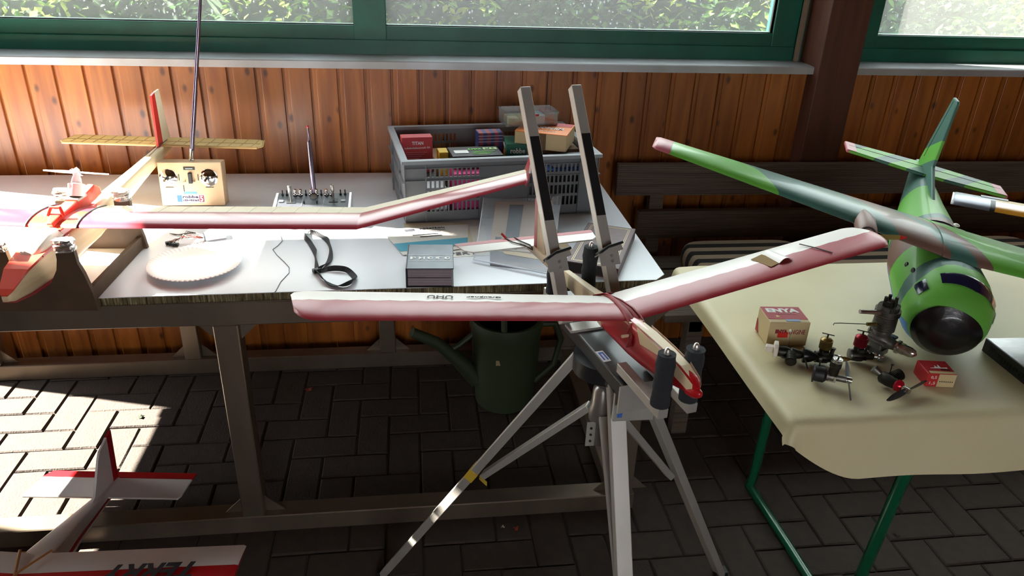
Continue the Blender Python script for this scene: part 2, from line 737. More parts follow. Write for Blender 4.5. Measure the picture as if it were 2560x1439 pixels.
hg.grid(lambda u, v: (-9 + 20 * u, hedge_y(-9 + 20 * u, 1.72 * v) + .12 + .8 * max(0, v - .9) * 10 * .5, 1.72 * v), 90, 14)
for _ in range(20000):
    x, z = r.uniform(-4.5, 7), r.uniform(.55, 1.75)
    y = hedge_y(x, z) - r.uniform(-.10, .14)
    a = Euler((r.uniform(-.9, .9), r.uniform(-.9, .9), r.uniform(0, 6.3))).to_matrix()
    s = r.uniform(.014, .034)
    c = V((x, y, z))
    q_ = math.sin(3.3 * x + 2 * z) + math.sin(7.1 * x - 6 * z) + .8 * math.sin(13 * x + 9 * z) + r.uniform(-1.1, 1.1)
    leafg.slot(1 if q_ > .9 else (0 if q_ > -.5 else 2))
    leafg._add([c + a @ V(p) * s for p in ((-1, 0, 0), (0, -.55, .1), (1, 0, 0), (0, .55, .1))], [(0, 1, 2, 3)])
hedge = thing('hedge', 'green leafy hedge growing outside beyond the rain-spotted windows', 'hedge', (0, 4, 0))
hedge['kind'] = 'stuff'
hedge.location = (0, 0, 0)
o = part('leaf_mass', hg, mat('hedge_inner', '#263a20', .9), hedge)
o['kind'] = 'stuff'
o = part('leaves', leafg, [mat('leaf_a', '#6f9440', .6, transl=.45), mat('leaf_b', '#b0bd55', .6, transl=.5), mat('leaf_c', '#46653a', .6, transl=.4)], hedge, fix=False)
o['kind'] = 'stuff'

# ================================================================== the two tables
m_top = mat('white_sheet', '#dfe3e9', .27, var=(4, '#d6dae0', .3), bump=(3, .02))
m_honey = mat('honeycomb_core', '#c2b68e', .4, .3, var=(90, '#5a4d34', .12), scale3=(2.2, .3, .2))
m_frame = mat('frame_alloy', '#8a7d6c', .38, .65, var=(7, '#6b5f52', .3), scale3=(1, 1, .3))
T = .73
tb = thing('workshop_table', 'long white-topped table with honeycomb edge on a metal frame', 'table', (-.58, 2.05, 0))
O = V((-.58, 2.05, 0))


def tl(p):
    return V(p) - O


out = [(-1.755, 1.586), (.597, 1.632), (.627, 1.662), (.630, 2.487), (.602, 2.515), (-1.755, 2.500), (-1.793, 2.465), (-1.793, 1.622)]
ins = [(x + (.004 if x < -.5 else -.004), y + (.005 if y < 2 else -.004)) for x, y in out]
pt = lambda L: [(x - O.x, y - O.y) for x, y in L]
topo = part('tabletop', G().prism(pt(out), T - .0018, T), m_top, tb, label='white sheet top')
part('bottom_sheet', G().prism(pt(out), T - .0235, T - .0215), m_frame, topo)
part('core', G().prism(pt(ins), T - .0215, T - .0018), mat('core_dark', '#6a5c40', .7, .2), topo)
cells = G()
r = random.Random(2)
a, b = V((-1.755, 1.586, 0)), V((.597, 1.632, 0))
n = 430
for i in range(n):
    t0, t1 = i / n, (i + .86) / n
    p0, p1 = a.lerp(b, t0), a.lerp(b, t1)
    dp = r.uniform(-.0012, .0022)
    pm_ = (p0 + p1) / 2 + V((r.uniform(-.001, .001), r.uniform(.001, .0035), 0))
    up0, up1 = T - .0215, T - .0018
    sk = r.uniform(-.0015, .0015)
    q = [V((p0.x, p0.y + .005 + dp, 0)), V((pm_.x, pm_.y - .001, 0)), V((p1.x, p1.y + .005 + dp, 0))]
    vs = [tl((k.x, k.y, up0)) for k in q] + [tl((k.x + sk, k.y, up1)) for k in q]
    cells._add(vs, [(0, 1, 4, 3), (1, 2, 5, 4)])
o = part('edge_cells', cells, m_honey, topo, fix=False)
o['kind'] = 'stuff'


def member(name, a, b):
    return part(name, G().box2(tl(a), tl(b)), m_frame, tb, bevel=.0025, seg=1)


def gusset(c, dx, z, up, y):
    s = .05
    p = [(0, 0), (s * dx, 0), (0, s * up)]
    M = basis(tl((c, y, z)), (1, 0, 0), (0, 0, 1))
    part('gusset', G().prism(p, -.002, .002, M), m_frame, tb)


member('top_beam', (-1.74, 1.614, .645), (.60, 1.668, T - .0235))
member('top_beam', (-1.74, 2.432, .645), (.60, 2.486, T - .0235))
for x in (-1.74, -.475, .545):
    member('cross_beam', (x, 1.668, .65), (x + .055, 2.432, T - .0235))
member('bottom_rail', (-1.74, 1.614, 0), (.61, 1.672, .055))
member('bottom_rail', (-1.74, 2.432, 0), (.61, 2.49, .06))
for x in (-1.74, -.475, .545):
    member('leg', (x, 1.614, .055), (x + .057, 1.67, .645))
for x in (-1.5, -.828, -.135, .545):
    member('leg', (x, 2.434, .06), (x + .057, 2.488, .645))
for x in (-1.74, .545):
    member('side_rail', (x, 1.672, 0), (x + .055, 2.432, .05))
for x in (-.475, .545):
    gusset(x, -1, .055, 1, 1.64)
    gusset(x + .057, 1, .055, 1, 1.64)
    gusset(x, -1, .645, -1, 1.64)
    gusset(x + .057, 1, .645, -1, 1.64)
for x in (-1.5, -.828, -.135):
    gusset(x, -1, .06, 1, 2.46)
    gusset(x + .057, 1, .06, 1, 2.46)

# folding beer table under paper ------------------------------------------------
m_gtube = mat('green_tube', '#0c5a3c', .25, .1, coat=.5)
ft = thing('folding_table', 'folding table on green tube legs under yellowish paper', 'table', (1.7, 1.37, 0))
O2 = V((1.7, 1.37, 0))
q = lambda *p: V(p) - O2
part('tabletop', G().box2(q(.69, 1.05, .70), q(2.75, 1.69, .727)), wood('beer_table', '#a97a45', '#c2955c', 'X', .5, False), ft, bevel=.006)
for x in (1.0, 2.4):
    part('leg', G().tube([q(x, 1.10, .70), q(x, 1.155, .05), q(x, 1.17, .014)], .0135, 12), m_gtube, ft, smooth=True)
    part('leg', G().tube([q(x, 1.655, .70), q(x - .01, 1.66, .05), q(x - .014, 1.663, .014)], .0135, 12), m_gtube, ft, smooth=True)
    part('foot_bar', G().tube([q(x, 1.16, .0135), q(x - .004, 1.4, .0135), q(x - .014, 1.665, .0135)], .0135, 12), m_gtube, ft, smooth=True)
    part('top_bar', G().tube([q(x, 1.10, .688), q(x, 1.655, .688)], .0125, 12), m_gtube, ft, smooth=True)
part('brace', G().tube([q(1.002, 1.14, .26), q(1.30, 1.36, .69)], .004, 8), m_gtube, ft, smooth=True)
part('brace', G().tube([q(1.0, 1.66, .26), q(1.30, 1.44, .69)], .004, 8), m_gtube, ft, smooth=True)

m_paper = mat('kraft_paper', '#e6dcb6', .5, var=(5, '#d8cb9c', .35), bump=(14, .35), transl=.12)
x0, x1, y0, y1 = .682, 2.76, 1.045, 1.697
zt = .7275


def paper(u, v):
    # u across x, v from the back edge to the hanging front hem
    X = x0 - .045 + (x1 - x0 + .045) * (u ** 1.6)
    kk = max(0, min(1, (x0 + .13 - X) / .17)) ** 1.6
    Y = y1 + .008 - (y1 - y0 + .138 * (1 - .72 * kk)) * v
    dx = max(0, x0 - X)
    dy = max(0, y0 - Y)
    wob = .003 * math.sin(9 * X + 4 * Y) + .002 * math.sin(23 * X - 11 * Y)
    if dx == 0 and dy == 0:
        e = min(1, min(X - x0, Y - y0) / .04)
        return (X, Y, zt + .0012 + (.0012 + .0012 * math.sin(9 * X + 4 * Y)) * e)
    d = math.hypot(dx, dy)
    nx, ny = dx / d, dy / d
    rr = .016
    if d < rr * 1.35:
        a = d / rr
        hor, ver = rr * math.sin(a), rr * (1 - math.cos(a))
    else:
        a = 1.35
        hor, ver = rr * math.sin(a), rr * (1 - math.cos(a))
        L = d - rr * a
        flare = .20 + .75 * nx * ny
        hor += L * flare
        ver += L * .975
    hor += wob * min(1, d * 12)
    return (min(X, x0 + 9) + dx - nx * hor, Y + dy - ny * hor, zt + .0012 - ver)


pg = G().grid(paper, 90, 70)
cover = part('paper_cover', pg, m_paper, None, smooth=80, solid=.0007)
tag(cover, 'creamy yellow paper cover draped over the folding table', 'table cover')

# bench against the wall ---------------------------------------------------------
m_bench = wood('bench_weathered', '#4b4036', '#6a5c4e', 'X', .8, False, 1.6, ringed=40)
bench = thing('garden_bench', 'weathered grey slatted bench standing against the board wall', 'bench', (1.6, 2.25, 0))
O3 = V((1.6, 2.25, 0))
q3 = lambda *p: V(p) - O3


def ribbed(a, b, n=17):
    """grooved decking plank face"""
    a, b = V(a), V(b)
    g = G()
    prof = [(b.y, a.z), (b.y, b.z)]
    for i in range(n):
        z0 = b.z - (b.z - a.z) * i / n
        z1 = b.z - (b.z - a.z) * (i + 1) / n
        zm = (z0 + z1) / 2
        prof += [(a.y, z0 - .0005), (a.y, zm), (a.y + .0018, zm - .0006), (a.y + .0018, z1)]
    g.loft([[V((xx, yy, zz)) for yy, zz in prof] for xx in (a.x, b.x)])
    return g


part('backrest_slat', ribbed(q3(.705, 2.44, .664), q3(2.95, 2.466, .777)), m_bench, bench)
part('backrest_slat', ribbed(q3(.79, 2.42, .508), q3(2.95, 2.446, .612)), m_bench, bench)
for k in range(4):
    part('seat_slat', G().box2(q3(.75, 1.93 + k * .115, .435), q3(2.9, 2.03 + k * .115, .46)), m_bench, bench, bevel=.004)
for x in (.86, 1.85, 2.82):
    part('back_post', G().bar(q3(x, 2.44, .0), q3(x, 2.478, .76), .05, .035, (0, 1, 0)), m_bench, bench)
    part('leg', G().box2(q3(x - .025, 1.95, 0), q3(x + .025, 1.99, .435)), m_bench, bench)
    part('seat_bearer', G().box2(q3(x - .02, 1.95, .39), q3(x + .02, 2.43, .435)), m_bench, bench)

m_stripe = bands('striped_fabric', 'Y', [(-.25, '#14110f')] + [(-.22 + .031 * i, '#9a8770' if i % 2 == 0 else '#14110f') for i in range(15)], rough=.9, lo=-.25, hi=.25)


def cushion(name, c, w, d, h, label):
    g = G()

    def f(u, v):
        pass
    rings = []
    n = 28
    for k in range(9):
        t = -PI / 2 + PI * k / 8
        ring = []
        for i in range(n):
            a = 2 * PI * i / n
            ce, se = math.cos(a), math.sin(a)
            p = .32
            X = math.copysign(abs(ce) ** p, ce) * (w / 2 - .018 + .018 * math.cos(t))
            Y = math.copysign(abs(se) ** p, se) * (d / 2 - .018 + .018 * math.cos(t))
            ring.append(V((X, Y, h / 2 * math.sin(t) + h / 2 + .006 * math.sin(t))))
        rings.append(ring)
    g.loft(rings, True, True)
    o = part(name, g, m_stripe, None, smooth=60, loc=c)
    return tag(o, label, 'cushion', 'striped cushions on the bench')


for k in range(3):
    cushion('striped_cushion', (1.13 + k * .445, 2.15, .4602), .435, .40, .068, ('black and beige striped seat cushion at the bench end beside the long table', 'middle black and beige striped cushion of the three on the bench', 'black and beige striped cushion on the bench behind the green plane')[k])

# watering can under the long table --------------------------------------------------
m_can = mat('can_green', '#2c3820', .6)
wc = thing('watering_can', 'dull green plastic watering can under the long table', 'watering can', (.30, 2.19, 0))
part('body', G().lathe((0, 0, 0), (0, 0, .335), [(0, .088), (.03, .1), (.5, .112), (.86, .118), (.93, .124), (1, .118), (1, .108), (.9, .104), (.2, .09)], 24, True), m_can, wc, smooth=True)
part('spout', G().tube([(-.095, -.01, .10), (-.16, -.02, .18), (-.235, -.035, .262), (-.315, -.05, .312)], [.035, .026, .019, .017], 12), m_can, wc, smooth=True)
part('spout_brace', G().tube([(-.105, -.005, .28), (-.16, -.02, .24), (-.19, -.025, .225)], .009, 8), m_can, wc, smooth=True)
part('handle', G().tube([(.11, 0, .30), (.165, 0, .30), (.19, 0, .24), (.17, 0, .14), (.105, 0, .075)], .011, 8), m_can, wc, smooth=True)
part('top_handle', G().tube([(-.02, -.105, .325), (-.02, -.085, .40), (-.02, 0, .425), (-.02, .085, .40), (-.02, .105, .325)], .010, 8), m_can, wc, smooth=True)
decal(basis((-.045, -.108, .21), (1, 0, 0), (0, .05, 1)), rect(0, 0, .04, .018), mat('sticker_beige', '#a08a6a', .6), wc, 'sticker', .002)

# ================================================================== model aeroplanes
def airfoil(n=9, th=.11, camber=.03, bot=.35):
    xs = [.5 * (1 - math.cos(PI * i / n)) for i in range(n + 1)]
    yt = lambda x: 5 * th * (.2969 * math.sqrt(x) - .126 * x - .3516 * x * x + .2843 * x ** 3 - .1036 * x ** 4)
    cb = lambda x: 4 * camber * x * (1 - x)
    up = [(x, cb(x) + yt(x)) for x in xs]
    lo = [(x, cb(x) * .6 - bot * yt(x)) for x in xs]
    return up, lo


def wing_geo(sections, split=.45, th=.11, camber=.035, n=10, lower=None):
    """sections: list of dict/tuple (LE vector, chord, thick factor). local +x is forward.
    faces: slot 0 front strip, slot 1 rear strip, both upper and lower"""
    up, lo = airfoil(n, th, camber)
    ring_of = lambda s: [V(s[0]) + V((-x * s[1], 0, z * s[1] * s[2])) for x, z in up] + [V(s[0]) + V((-x * s[1], 0, z * s[1])) for x, z in reversed(lo[1:-1])]
    rings = [ring_of(s) for s in sections]
    g = G()
    m = len(rings[0])
    xs = [x for x, _ in up] + [x for x, _ in reversed(lo[1:-1])]
    vs = [p for r_ in rings for p in r_]
    g._add(vs, [])
    for i in range(len(rings) - 1):
        for j in range(m):
            k = (j + 1) % m
            xm = (xs[j] + xs[k]) / 2
            g.f.append([i * m + j, i * m + k, (i + 1) * m + k, (i + 1) * m + j])
            g.m.append(0 if xm < split else 1)
    g.f.append(list(reversed(range(m))))
    g.m.append(0)
    g.f.append([(len(rings) - 1) * m + j for j in range(m)])
    g.m.append(0)
    return g


def surf(secs, x):
    """upper surface point helper is not needed for flat tails"""


def flat_tail(poly, t, M=None, edge=.0):
    return G().prism(poly, -t / 2, t / 2, M)


def ring_sec(x, zc, hw, hh, n=20, p=2.0, yo=0):
    """super-ellipse fuselage ring at x, centre height zc, half width and half height"""
    out = []
    for i in range(n):
        a = 2 * PI * i / n
        c, s = math.cos(a), math.sin(a)
        out.append(V((x, yo + math.copysign(abs(c) ** (2 / p), c) * hw, zc + math.copysign(abs(s) ** (2 / p), s) * hh)))
    return out


m_red = mat('red_tissue', '#ab3640', .42, var=(14, '#9c2a35', .3), bump=(9, .1), coat=.1)
m_cream = mat('cream_tissue', '#f8f3ee', .4, var=(8, '#f3ece4', .3), coat=.1)
m_redgloss = mat('red_gloss', '#b3141f', .3, coat=.4)
m_cream2 = mat('cream_balsa', '#dcc9a6', .5, var=(6, '#cdb68e', .3), scale3=(.3, 3, 3))
m_band = mat('rubber_band_red', '#96242a', .55)
m_black = mat('black_plain', '#121214', .5)
m_foam = mat('black_foam', '#24262a', .95, bump=(90, .8))
m_alu = mat('brushed_alu', '#aeaca8', .36, .8, var=(30, '#98958f', .3), scale3=(1, 1, .1))
m_ink = mat('dark_ink', '#20242c', .6)

# ---- the cream and red glider on the stand -------------------------------------------
UY = -1.3561
uhu = thing('glider', 'red and cream glider with rubber-banded wing held on the metal tripod stand', 'model aeroplane', (.3717, 1.0979, .9131), (0, -.0704, UY))
b, c, kd = .556, .118, math.tan(.1465)
for side in (-1, 1):
    secs = []
    nb = 13
    for i in range(2 * nb + 1):
        f = i / (2 * nb)
        y = b * .955 * f
        secs.append(((0, side * y, kd * y), c, 1.0 if i % 2 == 0 else .89))
    for f, dl, ch in ((.975, -.006, .92), (.99, -.016, .80), (1.0, -.032, .58)):
        secs.append(((dl, side * b * f, kd * b * f), c * ch, .9))
    wn = part('wing_panel', wing_geo(secs, .46, .10, .04), [m_red, m_cream], uhu, smooth=50)
up, lo = airfoil(10, .10, .04)
# fuselage: slab sided pod and boom
sec = [(.205, -.024, .004, .006), (.195, -.022, .009, .013), (.165, -.021, .012, .020), (.12, -.024, .013, .027), (.05, -.027, .0135, .033), (.0, -.028, .0135, .034), (-.10, -.028, .0125, .030), (-.18, -.026, .010, .020), (-.30, -.027, .0075, .014), (-.42, -.029, .006, .010), (-.545, -.031, .005, .008)]
rings = [ring_sec(x, zc, hw, hh, 16, 4.0) for x, zc, hw, hh in sec]
fz = G().loft(rings)
fus = part('fuselage', fz, m_redgloss, uhu, smooth=40)
# cream upper flash on the pod side and the cream boom
pod = G()
for x0_, x1_ in ((.06, .165),):
    for s in (-1, 1):
        pod.loft([[V((x, s * (hw + .0006), z)) for z in (zl, zh)] for x, hw, zl, zh in ((.035, .0138, .006, .0062), (.05, .0138, -.018, .006), (.11, .0134, -.010, .0035), (.16, .0124, -.022, .0), (.190, .010, -.028, -.009), (.2, .007, -.022, -.015))], False, False)
part('side_flash', pod, m_cream2, fus, solid=.0004)
part('pod_spine', G().loft([[V((x, -w, z)), V((x, w, z)), V((x, w, z + .0015)), V((x, -w, z + .0015))] for x, w, z in ((.02, .009, .004), (.06, .0095, .0045), (.12, .009, .002), (.165, .008, -.002), (.192, .006, -.0105), (.203, .003, -.018))]), m_cream2, fus)
part('nose_block', G().loft([ring_sec(x, zc, hw, hh, 14, 2.6) for x, zc, hw, hh in ((.185, -.030, .0106, .0115), (.2, -.030, .0085, .0095), (.21, -.028, .0055, .006), (.213, -.027, .002, .002))]), m_redgloss, fus, smooth=60)
part('boom_skin', G().loft([ring_sec(x, zc, hw + .0007, hh + .0007, 12, 4.0) for x, zc, hw, hh in sec[6:]]), m_cream2, fus, smooth=40)
part('cabin_top', G().box2((-.105, -.0135, -.004), (.012, .0135, .004)), m_cream2, fus, bevel=.002)
for xx in (.018, -.118):
    part('wing_dowel', G().cyl((xx, -.032, -.016), (xx, .032, -.016), .0028, n=8), m_cream2, fus)
# rubber bands over the wing
for dy, xx in ((-.012, .004), (.006, .008), (.014, -.004), (-.003, 0)):
    pts = [(.018, dy * 1.8, -.018), (.012, dy, .0)] + [(-x * c, dy * (1 - 2.2 * x * .5), abs(dy) * kd + z * c + .0022) for x, z in up[1:-1:2]] + [(-.118, -dy * 1.5, .003), (-.120, -dy * 1.8, -.016)]
    part('rubber_band', G().tube(pts, .0036, 8, .35), m_band, uhu, smooth=60)
part('rubber_knot', G().tube([(.020, -.015, -.014), (.022, -.018, -.026), (.017, -.019, -.036), (.02, -.012, -.03)], .004, 8), m_band, uhu, smooth=60)
# tail
ws = -.0214
tail = [(0, 0), (0, .145), (-.016, .162), (-.062, .172), (-.066, .165), (-.066, 0)]
zst = Matrix.Translation(V((-.473, 0, ws)))
full = [(x, y) for x, y in tail] + [(x, -y) for x, y in reversed(tail[1:-1])]
st = part('tailplane', G().prism(full, -.0014, .0014, zst), m_cream, uhu, bevel=.0008, seg=1)
part('elevator_stripe', G().prism([(-.047, .1665), (-.0625, .1722), (-.0662, .165), (-.0662, -.165), (-.0625, -.1722), (-.047, -.1665)], -.0018, .0018, zst), mat('red_tissue_tail', '#b84a52', .4, coat=.2), st)
fin_pts = [(-.404, ws), (-.425, ws + .075), (-.435, ws + .108), (-.445, ws + .118), (-.464, ws + .121), (-.470, ws + .11), (-.472, ws - .004), (-.404, ws - .012)]
Mfin = Matrix(((1, 0, 0, 0), (0, 0, -1, 0), (0, 1, 0, 0), (0, 0, 0, 1)))
fn = part('fin', G().prism(fin_pts, -.0016, .0016, Mfin), m_cream2, uhu)
part('rudder_stripe', G().prism([(-.456, ws), (-.456, ws + .1202), (-.464, ws + .1212), (-.4705, ws + .11), (-.4725, ws - .004)], -.002, .002, Mfin), mat('red_rudder', '#b5303a', .4), fn)
m_rb2 = mat('rubber_grey', '#4a4642', .6)
for s in (-.010, -.030):
    part('tail_band', G().tube([(-.468, -.004, ws - .008), (-.476, s * .6 - .004, ws + .003), (-.505, s - .012, ws + .004), (-.540, s * 1.1 - .014, ws + .003)], .0015, 6), m_rb2, uhu, smooth=60)
part('tail_peg', G().cyl((-.538, -.046, ws + .003), (-.552, -.052, ws + .010), .003, n=8), m_redgloss, uhu)
# maker's lettering reads from the far side
for txt, y0_, w_, h_ in (('UHU', -.300, .046, .011), ('Graupner', -.216, .062, .009)):
    yy = y0_
    zz = kd * abs(yy)
    Mx = basis((-.058, yy, zz + .0098), (0, -1, kd), (1, 0, .06))
    Mx = basis((-.082, yy + (.0 if txt == 'UHU' else 0), kd * abs(yy) + .0086), (0, -1, kd), (1, 0, .075))
    lettering(txt, Mx, w_, h_, m_ink, uhu, shear=.25, lift=.0012, bold=.02)
# torn patch of tissue on the right panel
part('torn_flap', G().grid(lambda u, v: (-.035 - .055 * v, .318 + .030 * u, kd * (.318 + .03 * u) + .0065 + .004 * (1 - v) + .010 * math.sin(PI * u * .5) * (1 - u) * 2), 8, 6), m_cream, uhu, smooth=60, solid=.0006)
part('tear_hole', G().prism([(-.03, .300), (-.038, .334), (-.088, .322), (-.080, .292)], 0, .0006, basis((0, 0, .0105), (1, 0, .02), (0, 1, kd))), mat('tear_brown', '#8a6a34', .8), uhu)  # flat brown patch in the outline of the tear
part('crack_line', G().tube([(-.02, .425, kd * .425 + .0088), (-.05, .410, kd * .41 + .0125), (-.085, .402, kd * .402 + .0105)], .0012, 5), mat('crack_grey', '#5a5350', .8), uhu)
# ---- the stand under it -----------------------------------------------------------
stand = thing('model_stand', 'pale metal tripod stand with black plank and foam pegs carrying the glider', 'stand', (.352, 1.17, 0))
SO = V((.352, 1.17, 0))
hx, vx = V((math.cos(UY), math.sin(UY), 0)), V((-math.sin(UY), math.cos(UY), 0))
R0 = V((.3717, 1.0979, 0))


def sp(u, v, z):
    return R0 + hx * u + vx * v + V((0, 0, z)) - SO


m_leg = mat('pale_alu', '#bcb8b0', .42, .45, var=(20, '#aaa69e', .3), scale3=(1, 1, .1))
m_plank = mat('black_plank', '#17181b', .42, coat=.15)
plank = part('plank', G().loft([[sp(u, v, z) for v, z in ((-.042, .796), (.042, .796), (.042, .826), (-.042, .826))] for u in (-.30, .062)]), m_plank, stand, bevel=.003)
part('turntable', G().cyl(sp(-.085, 0, .765), sp(-.085, 0, .797), .062, n=28), m_black, stand, smooth=True)
part('turntable', G().cyl(sp(-.02, 0, .772), sp(-.02, 0, .797), .03, n=20), m_black, stand, smooth=True)
for v in (-.0265, .0265):
    # front arms and foam pegs
    part('peg_arm', G().bar(sp(.02, v, .838), sp(.165, v, .838), .018, .018), m_leg, stand, bevel=.001, seg=1)
    part('peg_arm', G().bar(sp(-.20, v * 1.5, .838), sp(-.29, v * 1.5, .838), .018, .018), m_leg, stand, bevel=.001, seg=1)
    for u, vv in ((.150, v * .96), (-.262, v * 1.45)):
        zb, zt_ = .847, .940
        prof = []
        rr = random.Random(int(u * 1000 + vv * 999))
        for k in range(15):
            prof.append((k / 14, .0152 + .0009 * math.sin(k * 1.3) + rr.uniform(-.0006, .0006)))
        fp = part('foam_peg', G().lathe(sp(u, vv, zb), sp(u, vv, zt_), prof, 18), m_foam, stand, smooth=60)
        part('peg_tip', G().lathe(sp(u, vv, zt_ - .004), sp(u, vv, zt_ + .011), [(0, .0052), (.5, .0052), (.8, .0042), (.95, .0022), (1, .0003)], 12), mat('alu_tip', '#d9d7d2', .3, .8), fp, smooth=True)
part('cross_plate', G().loft([[sp(u, v, z) for v, z in ((-.055, .826), (.06, .826), (.06, .831), (-.055, .831))] for u in (-.16, -.13)]), m_leg, stand)
for u_ in (.045,):
    part('end_plate', G().loft([[sp(u, v, z) for v, z in ((-.05, .775), (.045, .775), (.045, .828), (-.05, .828))] for u in (.062, .066)]), m_leg, stand)
# leaning uprights with padded brackets
for s, vv in ((-1, -.0555), (1, .0555)):
    a_, b_ = sp(-.155, vv, .8346), sp(-.4345, vv, 1.2215)
    upv = (b_ - a_).normalized()
    nrm = vx.cross(upv)
    up_ = part('upright', G().bar(a_, b_, .0215, .0215, nrm), m_leg, stand, bevel=.0008, seg=1)
    c0, c1 = a_.lerp(b_, .423), a_.lerp(b_, .782)
    part('black_tape', G().bar(c0, c1, .0200, .0005, nrm).box((0, 0, -9), (1e-4, 1e-4, 1e-4)) if False else G().bar(c0 + nrm * .0109 * (1 if nrm.dot(hx) > 0 else -1), c1 + nrm * .0109 * (1 if nrm.dot(hx) > 0 else -1), .0195, .0006, nrm), m_black, up_)
    fr = nrm * (1 if nrm.dot(hx) > 0 else -1)
    k = a_.lerp(b_, .254) + fr * .0115
    br = part('bracket', G().bar(k - vx * .021 * 1 - upv * .008, k + vx * .021 - upv * .008, .0022, .026, upv), m_leg, up_)
    kt = k + upv * .006
    for e, dz in ((-1, -.010), (1, .006)):
        p0 = kt + vx * (-.006) + upv * .004
        p1 = kt + vx * (.026 * e) + upv * (.004 + dz)
        part('cradle_wing', G().bar(p0 + fr * .010 - upv * .006, p1 + fr * .010 - upv * .004, .0022, .013, upv).bar(p0, p1, .022, .0018, upv), m_leg, br)
        part('rubber_pad', G().bar(p0 + fr * .008 + upv * .0028, p1 + fr * .008 + upv * .0028, .026, .0055, upv), m_black, br, bevel=.0012, seg=1)
    for dz in (-.003, -.014):
        part('bolt', G().cyl(k + vx * .004 + upv * dz, k + vx * .004 + upv * dz + fr * .003, .0032, n=10), m_alu, br)
# tripod
feet = [V((.775, 1.355, 0)), V((-.10, 1.437, 0)), V((.372, .72, 0))]
hub = V((.352, 1.17, 0))
col_ = part('column', G().cyl((0, 0, .60), (0, 0, .775), .013, n=16), m_alu, stand, smooth=True)
part('collar', G().lathe((0, 0, .655), (0, 0, .735), [(0, .013), (.05, .024), (.35, .026), (.55, .021), (.9, .020), (1, .014)], 18), m_alu, stand, smooth=True)
part('hole_strap', G().box((-.022, -.018, .635), (.017, .003, .055)), m_leg, stand)
for k in range(3):
    part('strap_hole', G().cyl((-.022, -.0195, .62 + k * .015), (-.022, -.021, .62 + k * .015), .0026, n=8), m_black, stand)
for f in feet:
    d = (f - hub)
    d.z = 0
    dn = d.normalized()
    top = dn * .055 + V((0, 0, .79))
    bot = f - SO
    wd = .030
    axd = (bot - top).normalized()
    part('leg', G().bar(top, bot, wd, .019, dn), m_leg, stand, bevel=.0012, seg=1)
    sd = axd.cross(V((0, 0, 1))).normalized()
    mid = top.lerp(bot, .46) - dn * .008
    st0 = dn * .024 + V((0, 0, .68))
    part('leg_brace', G().bar(st0, mid - dn * .016, .022, .014, dn), m_leg, stand, bevel=.001, seg=1)
    part('rubber_foot', G().box(bot + V((0, 0, .008)), (.034, .026, .016)), m_black, stand, bevel=.002)
tpL = (feet[1] - hub).normalized() * .055 + V((0, 0, .79))
btL = feet[1] - SO
part('yellow_tape', G().bar(tpL.lerp(btL, .445), tpL.lerp(btL, .478), .0325, .0215, (feet[1] - hub).normalized()), mat('yellow_tape', '#c9a93a', .4), stand)
part('tape_flap', G().bar(tpL.lerp(btL, .462) + V((.012, -.012, -.005)), tpL.lerp(btL, .476) + V((.034, -.018, -.012)), .012, .0012), MATS['yellow_tape'], stand)
part('head_plate', G().box2((-.012, -.115, .735), (.062, -.105, .79)), m_leg, stand, bevel=.001)
part('warning_label', G().box2((-.005, -.1163, .744), (.004, -.115, .764)), mat('label_blue', '#3a66b0', .5), stand)
lettering('ACHTUNG\nNICHT UBER\n25 KG BELASTEN', basis((.008, -.1163, .70), (1, 0, 0), (0, 0, 1)), .018, .02, mat('print_red', '#b04048', .6), stand) if False else None
decal(basis(sp(-.055, -.040, .8262), hx, vx), rect(0, 0, .036, .015), mat('sticker_white', '#e8e8ea', .5), stand, 'sticker', .0006)
decal(basis(sp(-.050, -.037, .8267), hx, vx), [(0, 0), (.026, 0), (.026, .003), (.004, .003), (.004, .007), (.026, .007), (.026, .010), (0, .010)], MATS['label_blue'], stand, 'sticker_print', .0005)

# ---- long-winged powered glider in its wooden cradle --------------------------------
m_film = mat('cream_film', '#efe7d2', .45, var=(6, '#e6dbc0', .3), transl=.2)
m_redbig = mat('red_film', '#b03a48', .28, var=(10, '#a23040', .3), coat=.4)
m_orange = mat('red_orange_film', '#d2402a', .35, coat=.3)
m_rib = mat('rib_brown', '#b99a62', .6)
LY = math.radians(-96.1)
lg = thing('powered_glider', 'long red and cream powered glider lying in a wooden cradle', 'model aeroplane', (-.805, 1.68, .87), (0, 0, LY))
c1, c2 = .146, .102
k1, k2 = .022, .31


def lz(y):
    y = abs(y)
    return k1 * y if y < .68 else k1 * .68 + k2 * (y - .68)


for side in (-1, 1):
    secs = []
    for i in range(0, 23):
        y = .055 + (.68 - .055) * i / 22
        secs.append(((0, side * y, lz(y)), c1, 1.0 if i % 2 == 0 else .975))
    part('inner_wing', wing_geo(secs, .5, .11, .04), [m_redbig, m_film], lg, smooth=50)
    secs = []
    for i in range(0, 15):
        y = .68 + .38 * i / 14
        ch = c1 + (c2 - c1) * i / 14
        secs.append(((-.006 * i / 14, side * y, lz(y)), ch, 1.0 if i % 2 == 0 else .965))
    part('outer_wing', wing_geo(secs, .52, .11, .04), [m_redbig, m_film], lg, smooth=50)
    ye = side * 1.06
    M_ = basis((-.006, ye, lz(1.06)), (-1, 0, 0), (0, side * .35, 1))
    part('wing_tip_plate', G().prism([(-.003, -.006), (c2, 0), (c2 + .012, .040), (c2 - .03, .036), (.02, .018), (-.002, .008)], -.002, .002, M_), m_redbig, lg)
    # rib caps over the film
    for i in range(1, 12):
        y = .055 + .625 * i / 12
        upf, _ = airfoil(10, .11, .04)
        part('rib', G().tube([(-x * c1, side * y, lz(y) + z * c1 + .0002) for x, z in upf[5:]], .0011, 5, .5), m_film, lg)
secs = [((0, y, lz(y)), c1, 1.0) for y in (-.055, -.02, .02, .055)]
